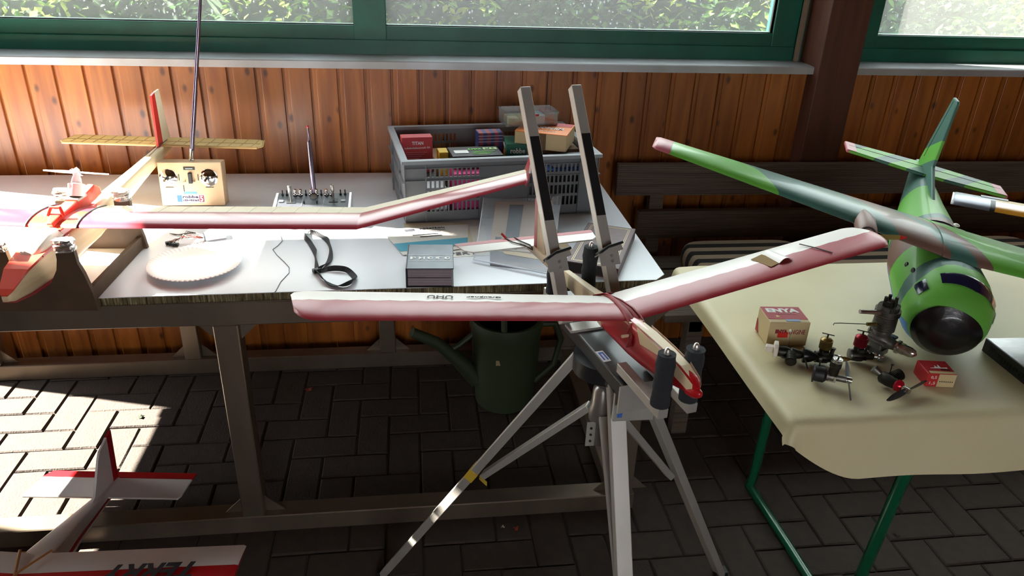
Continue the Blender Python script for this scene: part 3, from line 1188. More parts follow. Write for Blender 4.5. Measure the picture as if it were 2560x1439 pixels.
part('centre_section', wing_geo(secs, .5, .11, .04), [m_orange, m_redbig], lg, smooth=50)
upf, _ = airfoil(10, .11, .04)
for s in (-1, 1):
    part('joint_band', G().tube([(-x * c1, s * .056, lz(.056) + z * c1 + .0012) for x, z in upf], .0024, 6, .5), m_black, lg)
# fuselage
fs_ = [(.207, -.072, .006, .007), (.195, -.070, .014, .014), (.15, -.060, .024, .028), (.09, -.055, .030, .035), (0, -.053, .031, .037), (-.15, -.048, .029, .036), (-.3, -.034, .022, .028), (-.45, -.018, .016, .022), (-.60, -.003, .012, .017), (-.69, .006, .009, .012)]
lf = part('fuselage', G().loft([ring_sec(x, zc, hw, hh, 16, 5.0) for x, zc, hw, hh in fs_]), wood('balsa_pale', '#cdb48a', '#e2cda6', 'X', .5, False, 2), lg, smooth=40)
# red deck, nose side trim and canopy
part('red_deck', G().loft([[V((x, -hw - .0008, zc + hh * .86)), V((x, hw + .0008, zc + hh * .86)), V((x, hw + .0008, zc + hh + .0012)), V((x, -hw - .0008, zc + hh + .0012))] for x, zc, hw, hh in fs_[:5]]), m_orange, lf)
part('red_keel', G().loft([[V((x, -hw - .0008, zc - hh - .001)), V((x, hw + .0008, zc - hh - .001)), V((x, hw + .0008, zc - hh * .93)), V((x, -hw - .0008, zc - hh * .93))] for x, zc, hw, hh in fs_[:5]]), m_redbig, lf)
cn = part('canopy', G().loft([ring_sec(x, zc, hw, hh, 16, 2.6) for x, zc, hw, hh in ((.10, -.026, .018, .006), (.085, -.020, .026, .016), (.05, -.014, .029, .022), (.01, -.012, .029, .018), (-.01, -.014, .027, .012))]), mat('canopy_white', '#e9dccb', .3), lf, smooth=60)
part('canopy_frame', G().tube([(.10, -.030, -.024), (.05, -.0318, -.017), (-.01, -.030, -.017)], .002, 6).tube([(.10, .030, -.024), (.05, .0318, -.017), (-.01, .030, -.017)], .002, 6), m_redbig, cn)
part('wing_saddle', G().box2((-.16, -.028, -.016), (.012, .028, .002)), m_orange, lf, bevel=.003)
# pylon with upright motor and four-bladed propeller
part('pylon', G().loft([[V((x, -w, 0.002)), V((x, w, 0.002)), V((x, w * .7, zt)), V((x, -w * .7, zt))] for x, w, zt in ((.002, .008, .012), (-.03, .018, .022), (-.09, .02, .027), (-.15, .018, .032), (-.20, .012, .036), (-.23, .008, .020))]), m_orange, lg, bevel=.003)
part('pylon_clip', G().tube([(-.03, -.018, .018), (-.035, -.01, .036), (-.035, .01, .036), (-.03, .018, .018)], .004, 8), m_orange, lg)
m_wht = mat('white_plastic', '#eceaf0', .35)
mo = part('motor', G().lathe((-.128, 0, .03), (-.150, 0, .078), [(0, .017), (.1, .0185), (.55, .0185), (.6, .012), (.8, .010), (1, .006)], 18), m_wht, lg, smooth=True)
part('motor_mount', G().box((-.125, 0, .028), (.045, .03, .006)), m_alu, lg, bevel=.001)
pc = V((-.1515, 0, .0815))
pax = V((-.42, 0, .91)).normalized()
e1 = V((0, 1, 0))
e2 = pax.cross(e1)
pr = part('propeller_hub', G().lathe(pc - pax * .006, pc + pax * .012, [(0, .008), (.4, .0085), (.75, .006), (1, .001)], 14), m_wht, lg, smooth=True)


def blade(c, d, ax, L, w, tw, name, mats, parent, n=7, th=.0016):
    g = G()
    d, ax = V(d).normalized(), V(ax).normalized()
    rings = []
    for i in range(n):
        t = i / (n - 1)
        ww = w * (.45 + 1.0 * math.sin(PI * (.12 + .80 * t)) * .62) * (1 if t < .95 else .5)
        a = tw * (1 - .7 * t)
        q = ax.cross(d)
        cd = q * math.cos(a) + ax * math.sin(a)
        nn = d.cross(cd)
        p = V(c) + d * (L * t)
        rings.append([p + cd * ww, p + nn * th, p - cd * ww, p - nn * th])
    g.loft(rings)
    if len(mats) > 1:
        g.m = [1 if min((g.v[i] - V(c)).dot(d) for i in f) > L * .80 else 0 for f in g.f]
    return part(name, g, mats, parent, smooth=50)


for k in range(4):
    a = .35 + k * PI / 2
    dd = e1 * math.cos(a) + e2 * math.sin(a)
    blade(pc, dd, pax, .068, .0075, .5, 'propeller_blade', [m_wht], pr)
# tail group
zs = .016
half = [(0, 0), (0, .285), (-.012, .296), (-.075, .283), (-.08, .27), (-.08, 0)]
poly = half + [(x, -y) for x, y in reversed(half[1:-1])]
Ms = Matrix.Translation(V((-.623, -.002, zs)))
tp = part('tailplane', G().prism(poly, -.0025, .0025, Ms), mat('yellow_film', '#e3cf94', .45, transl=.4), lg, bevel=.001, seg=1)
part('leading_edge', G().tube([(-.621, -.287, zs), (-.621, .283, zs)], .0038, 6), m_rib, tp)
part('spar', G().tube([(-.655, -.287, zs + .0026), (-.655, .283, zs + .0026)], .0014, 5), m_rib, tp)
for k in range(-8, 9):
    if k == 0:
        continue
    y = k * .033
    part('rib', G().tube([(-.623, y, zs + .0026), (-.66, y + .004, zs + .003), (-.702, y + .004, zs + .0024)], .0011, 5), m_rib, tp)
for s in (-1, 1):
    part('tip_bow', G().tube([(-.621, s * .284, zs + .001), (-.634, s * .297, zs + .001), (-.70, s * .283, zs + .001)], .002, 5), m_rib, tp)
Mf = Matrix(((1, 0, 0, 0), (0, 0, -1, 0), (0, 1, 0, 0), (0, 0, 0, 1)))
fin = part('fin', G().prism([(-.600, .012), (-.612, .163), (-.634, .168), (-.634, .016)], -.003, .003, Mf), mat('red_fin', '#c92a26', .4, coat=.2), lg, label='red front half of the fin')
part('rudder', G().prism([(-.635, .02), (-.635, .168), (-.668, .171), (-.690, .022)], -.0026, .0026, Mf), m_film, fin)
for dy in (-.006, .006):
    part('push_rod', G().tube([(-.52, dy, .012), (-.61, dy * .8, .021), (-.66, dy, .023)], .0009, 5), m_black, lg)

# ---- the cradle
cr = thing('cradle', 'brown wooden cradle with foil-wrapped horns under the powered glider', 'cradle', (-.79, 1.74, .73), (0, 0, -.05))
m_mdf = mat('cradle_board', '#54402b', .75, var=(20, '#453322', .3), bump=(60, .2))
m_foil = mat('foil_silver', '#c9c7c2', .28, .9, bump=(70, 1.0))


def cradle_plate(y, w0, hr, dz, name):
    pol = [(-.115, dz), (.100, dz), (.097, .03), (.088, .075), (.080, .10), (.078, hr), (.042, hr), (.040, .11), (.034, .085), (.015, .052), (-.01, .050), (-.035, .053), (-.055, .085), (-.062, hr), (-.098, hr), (-.102, .09), (-.108, .03)]
    M_ = basis((0, y, 0), (1, 0, 0), (0, 0, 1))
    o = part(name, G().prism(pol, -.006, .006, M_), m_mdf, cr)
    for x0_ in (.060, -.080):
        rr = random.Random(int(y * 100 + x0_ * 1000))
        g = G()
        rings = []
        for k in range(7):
            t = k / 6
            rings.append([V((x0_ + (.021 + rr.uniform(-.003, .003)) * math.copysign(abs(math.cos(a)) ** .6, math.cos(a)), y + (.013 + rr.uniform(-.002, .002)) * math.copysign(abs(math.sin(a)) ** .6, math.sin(a)), hr - .020 + .027 * t + rr.uniform(-.001, .001))) for a in [2 * PI * q_ / 12 for q_ in range(12)]])
        g.loft(rings)
        part('foil_wrap', g, m_foil, o)
    return o


cradle_plate(-.158, 0, .148, -.014, 'end_plate')
cradle_plate(.155, 0, .150, .0005, 'end_plate')
for x in (-.095, .085):
    part('side_strip', G().box2((x - .006, -.152, .0005), (x + .006, .149, .034)), m_mdf, cr, bevel=.001, seg=1)

stick = part('wooden_stick', G().tube([(-.712, 1.66, .7365), (-.716, 1.80, .7365), (-.724, 1.945, .7365)], [.005, .006, .006], 8), mat('stick_wood', '#8a6a48', .6))
tag(stick, 'short wooden stick lying on the white table beside the cradle', 'stick')

# ---- white and red trainer on the paving ------------------------------------------------
m_white = mat('white_film', '#e9e6e4', .35, var=(7, '#dfdbd8', .3), coat=.3)
m_red2 = mat('red_film_bright', '#b8141c', .35, coat=.3)
te = thing('trainer_plane', 'white and red high-wing trainer standing on the paving', 'model aeroplane', (-.8709, 1.253, .2057), (-.0467, -.0546, -1.6274))
b, c, kd = .463, .150, math.tan(.0691)
for side in (-1, 1):
    secs = [((c - .129, side * b * f, kd * b * f), c, 1.0) for f in (0, .25, .5, .75, .985)]
    secs.append(((c - .134, side * b, kd * b), c * .94, .8))
    g = wing_geo(secs, .5, .12, .03)
    part('wing_panel', g, [m_red2, m_white], te, smooth=50)
# fuselage
fs_ = [(.25, -.045, .018, .024), (.22, -.045, .028, .036), (.10, -.042, .035, .046), (-.129, -.040, .035, .042), (-.25, -.060, .024, .032), (-.40, -.090, .014, .021), (-.545, -.114, .008, .014)]
f_ = part('fuselage', G().loft([ring_sec(x, zc, hw, hh, 16, 7.0) for x, zc, hw, hh in fs_]), m_white, te, smooth=35)
g = G()
for s in (-1, 1):
    g.loft([[V((x, s * (hw + .0008), zc - hh * .12)), V((x, s * (hw + .0008), zc - hh * .48))] for x, zc, hw, hh in fs_[1:]], False, False)
part('side_stripe', g, m_red2, f_, solid=.0004)
ws = -.1005
half = [(0, 0), (0, .185), (-.008, .197), (-.083, .197), (-.083, 0)]
Ms = Matrix.Translation(V((-.447, 0, ws)))
poly = [(0, .19), (-.010, .199), (-.085, .208), (-.085, -.183), (-.012, -.208), (0, -.199)]
poly = [(0, .193), (-.012, .199), (-.085, .206), (-.085, -.196), (-.0, -.210)]
tp = part('tailplane', G().prism(poly, -.003, .003, Ms), m_white, te, bevel=.0015, seg=1)
part('elevator', G().prism([(-.087, .2065), (-.112, .210), (-.112, -.180), (-.087, -.196)], -.0028, .0028, Ms), m_red2, tp)
fin = part('fin', G().prism([(-.30, ws + .022), (-.40, ws + .04), (-.447, ws + .125), (-.460, ws + .140), (-.505, ws + .155), (-.508, ws), (-.45, ws - .004)], -.003, .003, Mf), m_white, te)
part('rudder', G().prism([(-.510, ws - .005), (-.507, ws + .1555), (-.535, ws + .160), (-.538, ws - .010)], -.0028, .0028, Mf), m_red2, fin)
m_rbt = mat('rubber_tan', '#a8733a', .55)
for pts in ([(-.127, -.035, .012), (-.05, -.005, .022), (.03, .032, .012)], [(-.127, .033, .012), (-.05, .003, .023), (.03, -.034, .012)]):
    part('rubber_band', G().tube(pts, .0035, 8, .5), m_rbt, te, smooth=60)
for xx in (-.135, .03):
    part('wing_dowel', G().cyl((xx, -.045, -.004), (xx, .045, -.004), .003, n=8), m_rbt, te)
lettering('TERRY', basis((-.062, .375, kd * .375 + .0165), (0, -1, -kd), (1, 0, .02)), .205, .050, m_ink, te, shear=.3, lift=.0022, bold=.03)
for s in (-1, 1):
    part('gear_leg', G().tube([(.06, s * .02, -.085), (.07, s * .075, -.172), (.07, s * .095, -.172)], .002, 6), m_alu, te)
    part('wheel', G().lathe((.07, s * .088, -.174), (.07, s * .104, -.174), [(0, .018), (.15, .028), (.5, .031), (.85, .028), (1, .018)], 20), m_black, te, smooth=True)
sp_ = part('spinner', G().lathe((.25, 0, -.045), (.29, 0, -.045), [(0, .022), (.4, .018), (.8, .009), (1, .001)], 16), m_red2, te, smooth=True)
for s in (-1, 1):
    blade((.262, 0, -.045), (0, s, .15 * s), (1, 0, 0), .10, .010, .5, 'propeller_blade', [m_black], sp_)

# ---- green camouflaged twin on the paper --------------------------------------------------
LIME, DARK, BRN, BLUE, PINK = '#63ac3e', '#3e6a5e', '#74564a', '#2a78b8', '#c27080'
m_cf = bands('camo_fuselage', 'X', [(-.7, DARK), (-.40, LIME), (-.235, DARK), (-.215, BRN), (-.10, LIME), (.012, DARK), (.048, LIME)], skew=(0, .28, .1), wob=.05, wobscale=9, rough=.5, lo=-.7, hi=.3, coat=.1)
m_cw = bands('camo_wing', 'Y', [(-.8, LIME), (-.36, DARK), (-.10, BRN), (.005, DARK), (.05, BRN), (.085, LIME), (.45, DARK)], skew=(-.7, 0, 0), wob=.05, wobscale=7, rough=.42, lo=-.8, hi=.8, coat=.15)
m_ct = bands('camo_tail', 'Y', [(-.7, DARK), (-.57, LIME), (-.50, DARK), (-.455, LIME), (-.405, DARK), (-.36, LIME), (-.31, DARK), (-.265, LIME)], skew=(.75, 0, 0), wob=.02, rough=.5, lo=-.7, hi=0)
m_cfin = bands('camo_fin', 'Z', [(-.1, DARK), (.338, LIME), (.396, DARK)], skew=(-.55, 0, 0), wob=.01, rough=.5, lo=-.2, hi=.6)
gp = thing('camouflage_plane', 'fat green camouflaged twin-engined plane with black nose resting on paper', 'model aeroplane', (1.132, 1.302, .9140), (-.1893, .0449, -1.9913))
b, c, ct, sw, kd = .6764, .206, .0918, .0333, math.tan(.0468)
for side in (-1, 1):
    secs = []
    for i in range(13):
        f = i / 12
        y = .03 + (b - .03) * f
        secs.append(((-sw * f, side * y, kd * y), c + (ct - c) * f, 1.0))
    secs.append(((-sw - .012, side * (b + .008), kd * b), ct * .8, .5))
    part('wing_panel', wing_geo(secs, .5, .16, .03, 12), [m_cw, m_cw], gp, smooth=60)
secs = [((.004, y, 0.002), c + .006, 1.05) for y in (-.04, -.015, .015, .04)]
part('wing_centre', wing_geo(secs, .5, .16, .03, 12), [m_cw, m_cw], gp, smooth=60)
gf = [(.140, -.100, .010, .010), (.136, -.099, .036, .034), (.124, -.096, .058, .056), (.104, -.092, .076, .074), (.070, -.088, .088, .086), (.02, -.085, .092, .090), (-.05, -.084, .091, .089), (-.16, -.082, .087, .087), (-.27, -.072, .074, .078), (-.37, -.052, .056, .063), (-.47, -.026, .038, .048), (-.56, -.004, .022, .032), (-.62, .010, .010, .016)]


def gfp(u, a, off=0.0):
    for i in range(len(gf) - 1):
        if gf[i][0] >= u >= gf[i + 1][0]:
            t = (gf[i][0] - u) / (gf[i][0] - gf[i + 1][0])
            zc, hw, hh = [gf[i][q_] + (gf[i + 1][q_] - gf[i][q_]) * t for q_ in (1, 2, 3)]
            return V((u, math.cos(a) * (hw + off), zc + math.sin(a) * (hh + off)))
    return V((u, 0, -.1))


g = G().loft([ring_sec(x, zc, hw, hh, 32, 2.0) for x, zc, hw, hh in gf])
for i, f in enumerate(g.f):
    cen = sum((g.v[k] for k in f), V()) / len(f)
    zc = gfp(min(.139, max(-.619, cen.x)), 0).z
    hh = max(.004, gfp(min(.139, max(-.619, cen.x)), PI / 2).z - zc)
    g.m[i] = 1 if (cen.z - zc) / hh < -.38 and cen.x < .10 else 0
fu = part('fuselage', g, [m_cf, mat('belly_blue', BLUE, .45)], gp, smooth=60)
def cap(u, v):
    a = 2 * PI * v
    ub = .119 + .010 * math.sin(a) + .003 * math.cos(a)
    p = gfp(.1399 - (.1399 - ub) * max(0, u - .12) / .88, a, .0028)
    p.x += .0026
    if u < .12:
        p = V((.1436, 0, -.100)).lerp(p, u / .12)
    return p


part('nose_cap', G().grid(cap, 24, 40), mat('nose_black', '#0c0c0f', .28, coat=.3, bump=(60, .2)), fu, smooth=70)
m_win = mat('window_navy', '#0a1230', .12, coat=.6)
rad = math.radians
part('windscreen', G().grid(lambda u, v: gfp(.062 + .034 * u * (1 - .5 * abs(v - .5)), rad(34 + 88 * v), .0022), 5, 16), m_win, fu, smooth=70)
part('side_window', G().grid(lambda u, v: gfp(.066 + .026 * u, rad(140 + 17 * v), .002), 3, 5), m_win, fu, smooth=70)
part('side_window', G().grid(lambda u, v: gfp(.06 + .03 * u, rad(4 + 16 * v), .002), 3, 5), m_win, fu, smooth=70)
for uu, aa in ((.012, 152), (-.03, 158)):
    part('porthole', G().ball(gfp(uu, rad(aa), -.001), .0075, 10, 6, (1.3, .5, .8)), m_black, fu, smooth=True)
part('hatch_line', G().tube([gfp(-.208, rad(a_), .0012) for a_ in range(40, 141, 10)], .0014, 5), m_black, fu)
part('wing_bolt', G().ball((-.178, .018, .018), .007, 10, 6, (1.2, 1, .5)), m_white, gp)
half = [(-.02, 0), (-.030, .200), (-.036, .2075), (-.098, .2075), (-.104, .2)]
poly = [(0, .0), (-.020, .2075), (-.098, .2075), (-.112, 0), (-.098, -.2075), (-.020, -.2075)]
tpn = part('tailplane', G().prism(poly, -.004, .004, Matrix.Translation(V((-.479, 0, .025)))), m_ct, gp, bevel=.002, seg=1)
m_pk = mat('pink_paint', '#b5606c', .4)
for e in (-1, 1):
    part('tip_cap', G().box2((-.577, e * .180, .0205), (-.4985, e * .2082, .0295)), m_pk, tpn, bevel=.002, seg=1)
    part('wing_tip_cap', wing_geo([((-sw * f_ + .0006, e * (.03 + (b - .03) * f_), kd * (.03 + (b - .03) * f_)), c + (ct - c) * f_ + .0012, 1.03) for f_ in (.950, .975, 1.0)] + [((-sw - .010, e * (b + .0095), kd * b), ct * .82, .55)], .5, .16, .03, 12), [m_pk, m_pk], gp, smooth=60)
part('elevator_gap', G().box2((-.0008, -.2, -.0003), (.0008, .2, .0006)), m_black, tpn, loc=(-.545, 0, .0292))
g = G()
fin_p = [(-.335, .006), (-.47, .055), (-.535, .205), (-.545, .212), (-.585, .212), (-.598, .05), (-.60, .012)]
fnp = part('fin', G().prism(fin_p, -.0045, .0045, Mf), m_cfin, gp, bevel=.002, seg=1)
part('rudder_gap', G().tube([(-.572, -.0046, .05), (-.566, -.0046, .205)], .0009, 5), m_black, fnp)
m_pw = mat('prop_wood', '#8a7640', .35, coat=.3)
m_ptip = mat('prop_tip_red', '#c42418', .4)
for s in (-1, 1):
    y = s * .205
    z = kd * .205 + .004
    nc = part('nacelle', G().lathe((.040, y, z), (-.07, y, z + .004), [(0, .0), (0, .018), (.08, .021), (.5, .022), (1, .010)], 18), mat('nacelle_brown', '#8d7168', .5), gp, smooth=True)
    part('cowl_ring', G().lathe((.041, y, z), (.036, y, z), [(0, .0135), (0, .017), (1, .017), (1, .0135)], 18, False), m_black, nc)
    hb = part('propeller_hub', G().lathe((.036, y, z), (.058, y, z), [(0, .006), (.6, .006), (1, .002)], 12), m_alu, nc, smooth=True)
    for e in (-1, 1):
        blade((.052, y, z), (0, e, (.32 if s < 0 else .02) * e), (1, 0, 0), .072, .0068, .55, 'propeller_blade', [m_pw, m_ptip], hb)

# ---- yellow wing with silver tip, its plane mostly out of the picture ----------------------
d_ = V((1.322 - 1.211, 1.387 - 1.474, 0)).normalized()
root = V((1.211, 1.474, .98)) + d_ * .56
yp = thing('yellow_winged_plane', 'plane with amber wing and silver wing tip reaching over the green tail', 'model aeroplane', root, (0, 0, math.atan2(-d_.x, d_.y)))
# local x forward, y left; the visible half points to -d_
lx = Matrix.Rotation(-(math.atan2(-d_.x, d_.y)), 3, 'Z')
sgn = 1 if (lx @ (-d_)).y > 0 else -1
m_amber = mat('amber_varnish', '#b37a1e', .22, coat=.6, var=(5, '#c98f34', .3), scale3=(3, .3, 1))
m_bare = mat('bare_balsa', '#d9c08a', .5, var=(9, '#c7a868', .3), scale3=(4, .3, 1))
m_silv = mat('silver_film', '#777b84', .36, .6, bump=(18, .3))
for s in (-1, 1):
    ins_ = [((0, s * y, 0), .108, 1.0) for y in (0, .15, .3, .482)]
    part('wing_panel', wing_geo(ins_, .5, .13, .03), [m_amber, m_bare], yp, smooth=50)
    part('tip_band', wing_geo([((.001, s * y, 0), .11, 1.02) for y in (.476, .486)], .5, .13, .03), [m_black, m_silv], yp, smooth=50)
    part('silver_tip', wing_geo([((.0008, s * y, 0), .1095, 1.015) for y in (.485, .52, .556)] + [((-.003, s * .56, 0), .10, .9)], .5, .13, .03), [m_silv, m_silv], yp, smooth=50)
    part('tip_cap', wing_geo([((-.002, s * .5585, -.0005), .103, .95), ((-.002, s * .563, -.0005), .103, .95)], .5, .13, .03), [m_cream, m_cream], yp)
part('aileron_patch', G().box((-.092, sgn * .478, .0052), (.028, .055, .0016), Euler((0, -.14, 0))), m_silv, yp)
part('fuselage', G().loft([ring_sec(x, zc, hw, hh, 14, 4) for x, zc, hw, hh in ((.20, -.06, .02, .03), (.17, -.06, .032, .045), (0, -.05, .034, .05), (-.12, -.05, .03, .045), (-.42, -.03, .014, .024))]), m_amber, yp, smooth=45)
for s in (-1, 1):
    part('gear_leg', G().tube([(.05, s * .02, -.09), (.06, s * .07, -.2)], .0025, 6), m_alu, yp)
    part('wheel', G().lathe((.06, s * .066, -.215), (.06, s * .082, -.215), [(0, .02), (.5, .0345), (1, .02)], 18), m_black, yp, smooth=True)

# ================================================================== grey crate and its boxes
CA = math.radians(6.8)
CX = V((.2385, 2.253, T))
m_crate = mat('crate_grey', '#6f7276', .5, var=(8, '#686b6f'))
crate = thing('plastic_crate', 'grey slotted plastic crate full of small boxes on the table', 'crate', CX, (0, 0, CA))
HX, HY, HZ = .283, .187, .178


def slotted(L, H, panels, rows, t=.0035, ncol=12):
    """wall in x (0..L), z (0..H); panels [(x0,x1)] slotted in rows [(z0,z1)]"""
    g = G()
    xs = [0]
    for a, b in panels:
        xs += [a, b]
    xs += [L]
    for i in range(0, len(xs), 2):
        g.box2((xs[i], 0, 0), (xs[i + 1], t, H))
    for a, b in panels:
        zz = [0]
        for z0, z1 in rows:
            zz += [z0, z1]
        zz += [H]
        for i in range(0, len(zz), 2):
            g.box2((a, 0, zz[i]), (b, t, zz[i + 1]))
        for z0, z1 in rows:
            p = (b - a) / ncol
            for k in range(ncol + 1):
                xa = a + k * p - p * .19
                g.box2((max(a, xa), 0, z0), (min(b, xa + p * .38), t, z1))
    return g


rows = [(.030, .057), (.065, .092), (.100, .124), (.132, .156)]
LX, LY_ = 2 * HX, 2 * HY
part('floor_panel', G().box2((-HX, -HY, .003), (HX, HY, .008)), m_crate, crate)
fw = part('wall_panel', slotted(LX, HZ, [(.058, .212), (.358, .512)], rows), m_crate, crate, loc=(-HX, -HY, .003))
part('wall_panel', slotted(LX, HZ, [(.058, .212), (.358, .512)], rows), m_crate, crate, loc=(-HX, HY - .0035, .003))
part('wall_panel', slotted(LY_, HZ, [(.09, .28)], rows[2:]), m_crate, crate, loc=(-HX, -HY, .003), rot=(0, 0, PI / 2))
part('wall_panel', slotted(LY_, HZ, [(.09, .28)], rows[2:]), m_crate, crate, loc=(HX + .0, -HY, .003), rot=(0, 0, PI / 2))
rim = G()
ro, ri, z0_, z1_ = .010, .008, .176, .186
for a, b in (((-HX - ro, -HY - ro, z0_), (HX + ro, -HY + ri, z1_)), ((-HX - ro, HY - ri, z0_), (HX + ro, HY + ro, z1_)), ((-HX - ro, -HY + ri, z0_), (-HX + ri, HY - ri, z1_)), ((HX - ri, -HY + ri, z0_), (HX + ro, HY - ri, z1_))):
    rim.box2(a, b)
part('rim', rim, mat('crate_rim', '#8e9499', .35), crate)
rib = G()
for zz in (.122, .062):
    part('side_rib', G().box2((-HX - .010, -HY - .004, zz), (-HX, HY, zz + .0035)), m_crate, crate)
    part('side_rib', G().box2((HX, -HY - .004, zz), (HX + .010, HY, zz + .0035)), m_crate, crate)
for xx in (-HX - .004, -.2275, -.073, .0725, .2275, HX + .001):
    part('upright_rib', G().box2((xx, -HY - .006, .004), (xx + .0025, -HY, .178)), m_crate, crate)
for yy in (-.1, .1):
    for s in (-1, 1):
        part('upright_rib', G().box2((s * HX if s > 0 else -HX - .009, yy, .004), (HX + .009 if s > 0 else -HX, yy + .003, .178)), m_crate, crate)
for zz in (.125, .16):
    part('band_rib', G().box2((-HX, -HY - .004, zz), (HX, -HY, zz + .0025)), m_crate, crate)


def cw(x, y, z):
    c, s = math.cos(CA), math.sin(CA)
    return V((CX.x + c * x - s * y, CX.y + s * x + c * y, CX.z + z))


def carton(name, label, x, y, z, w, d, h, mats, rz=0, lid=True, cat='box', group='boxes in the grey crate', tilt=(0, 0)):
    """x,y,z: centre of the base in crate space"""
    o = thing(name, label, cat, cw(x, y, z), (tilt[0], tilt[1], CA + rz), group)
    body = part('body', G().box2((-w / 2, -d / 2, 0), (w / 2, d / 2, h)), mats[0], o, bevel=.0012, seg=1)
    if len(mats) > 1 and lid:
        part('lid', G().box2((-w / 2 - .0004, -d / 2 - .0004, h - .0012), (w / 2 + .0004, d / 2 + .0004, h + .0006)), mats[1], o)
    return o


FR = lambda w, d: basis((-w / 2, -d / 2 - .0004, 0), (1, 0, 0), (0, 0, 1))
TP = lambda w, d, h: basis((-w / 2, -d / 2, h + .0006), (1, 0, 0), (0, 1, 0))
m_wtxt = mat('print_white', '#e8e6e2', .5)
m_ytxt = mat('print_green', '#7ad052', .5)
c_red = mat('card_red', '#b02028', .5)
c_blk = mat('card_black', '#16161a', .4)
c_grn = mat('card_green', '#12604a', .45)
c_org = mat('card_orange', '#e07a1e', .45)
c_cre = mat('card_cream', '#cbb488', .6)
c_pnk = mat('card_pink', '#d8307c', .5)
c_yel = mat('card_yellow', '#d8b020', .5)
c_wht = mat('card_white', '#d5d6d8', .5)
c_gry = mat('card_grey', '#5a5d62', .5)
c_blu = mat('card_blue', '#2a5fa8', .5)
# bottom layer that is seen through the slots and carries the rest
zb = .0085
carton('card_box', 'pink cardboard box seen through the crate slots', -.075, -.115, zb, .13, .10, .125, [c_pnk])
o = S.objects[-1] if False else None
carton('card_box', 'white cardboard box behind the crate slots beside the pink one', -.205, -.12, zb, .085, .09, .085, [c_wht])
carton('card_box', 'dark grey flat box under the green lettered box', .06, -.11, zb, .11, .11, .12, [c_gry])
carton('card_box', 'blue-lidded dark box behind the slots under the grey case', .20, -.115, zb, .14, .10, .125, [c_blk, c_blu])
carton('card_box', 'plain brown carton along the back of the crate', -.02, .07, zb, .30, .15, .115, [mat('card_brown', '#8a6a48', .7)])
carton('card_box', 'plain brown carton in the back corner under the orange lid', .205, .045, zb, .13, .20, .155, [mat('card_brown2', '#7c5f42', .7)])
carton('card_box', 'dark carton under the red box in the crate', -.225, .02, zb, .095, .16, .085, [c_gry])
# visible layer
o = carton('charger_box', 'red box lettered TITAN standing upright in the crate', -.2255, .010, .094, .092, .042, .108, [c_red])
lettering('TITAN', FR(.092, .042) @ Matrix.Translation((.030, .086, 0)), .034, .010, m_wtxt, o, bold=.02)
lettering('Ladeabschaltautomatik 300', FR(.092, .042) @ Matrix.Translation((.008, .074, 0)), .076, .006, m_wtxt, o)
for k in range(4):
    decal(FR(.092, .042) @ Matrix.Translation((.010, .062 - k * .006, 0)), rect(0, 0, .065 - k * .008, .0016), mat('print_pale_red', '#d07078', .5), o, 'print_line')
carton('card_box', 'small yellow box wedged beside the red box', -.152, -.028, .094 + .0, .028, .05, .072, [c_yel])
o = carton('motor_box', 'black flat box with green print lying in the crate front', -.060, -.063, .134, .152, .100, .036, [c_blk])
lettering('E-MAX', TP(.152, .1, .0362) @ Matrix.Translation((.058, .060, 0)), .040, .016, m_ytxt, o, bold=.03)
decal(TP(.152, .1, .0362) @ Matrix.Translation((.012, .030, 0)), rect(0, 0, .042, .030), m_wtxt, o, 'white_sticker')
decal(TP(.152, .1, .0362) @ Matrix.Translation((.104, .060, 0)), rect(0, 0, .042, .022), mat('sticker_lime', '#b8d890', .5), o, 'green_sticker')
lettering('20 A', TP(.152, .1, .037) @ Matrix.Translation((.110, .065, 0)), .028, .010, m_ink, o)
for k in range(3):
    decal(TP(.152, .1, .0362) @ Matrix.Translation((.065, .042 - k * .013, 0)), rect(0, 0, .070 - .01 * k, .004), m_ytxt, o, 'print_line')
o = carton('patterned_box', 'small box printed with blue and red checks', .005, .040, .124, .078, .050, .078, [bands('check_print', 'X', [(-.05, '#26306a')] + [(-.036 + .012 * i, '#8a2a34' if i % 2 == 0 else '#26306a') for i in range(7)], rough=.5, lo=-.05, hi=.05)])
for k in range(3):
    decal(FR(.078, .05) @ Matrix.Translation((0, .050 + k * .009, 0)), rect(0, 0, .078, .002), mat('print_pale', '#a8a0b8', .5), o, 'print_line')
o = carton('servo_box', 'green lettered box leaning beside the orange lidded one', .072, -.020, .130, .062, .100, .058, [c_grn], rz=-.12)
lettering('robbe', FR(.062, .1) @ Matrix.Translation((.012, .030, 0)), .045, .016, m_wtxt, o, bold=.03)
decal(FR(.062, .1) @ Matrix.Translation((.012, .004, 0)), rect(0, 0, .040, .018), mat('print_brown', '#8a4a22', .5), o, 'print_patch')
MS = basis((-.0314, .045, 0), (0, -1, 0), (0, 0, 1))
lettering('robbe', MS @ Matrix.Translation((.012, .036, 0)), .05, .014, m_wtxt, o, bold=.02)
decal(MS @ Matrix.Translation((.030, .008, 0)), rect(0, 0, .04, .024), c_org, o, 'orange_patch')
o = carton('motor_carton', 'cream box with orange lettered lid tilted on top of the crate', .165, -.030, .175, .158, .136, .050, [c_cre, c_org], rz=-.5, tilt=(.0, 0))
lettering('MONOPERM', TP(.158, .136, .0502) @ Matrix.Translation((.016, .05, 0)), .12, .026, m_wtxt, o, bold=.01)
lettering('super special', TP(.158, .136, .0502) @ Matrix.Translation((.05, .022, 0)), .07, .012, m_wtxt, o)
decal(FR(.158, .136) @ Matrix.Translation((.06, 0, 0)), rect(0, 0, .036, .049), mat('tape_brown', '#6d5536', .4), o, 'brown_tape')
decal(TP(.158, .136, .0502) @ Matrix.Translation((.085, .095, 0)), rect(0, 0, .07, .04), c_red, o, 'red_patch')
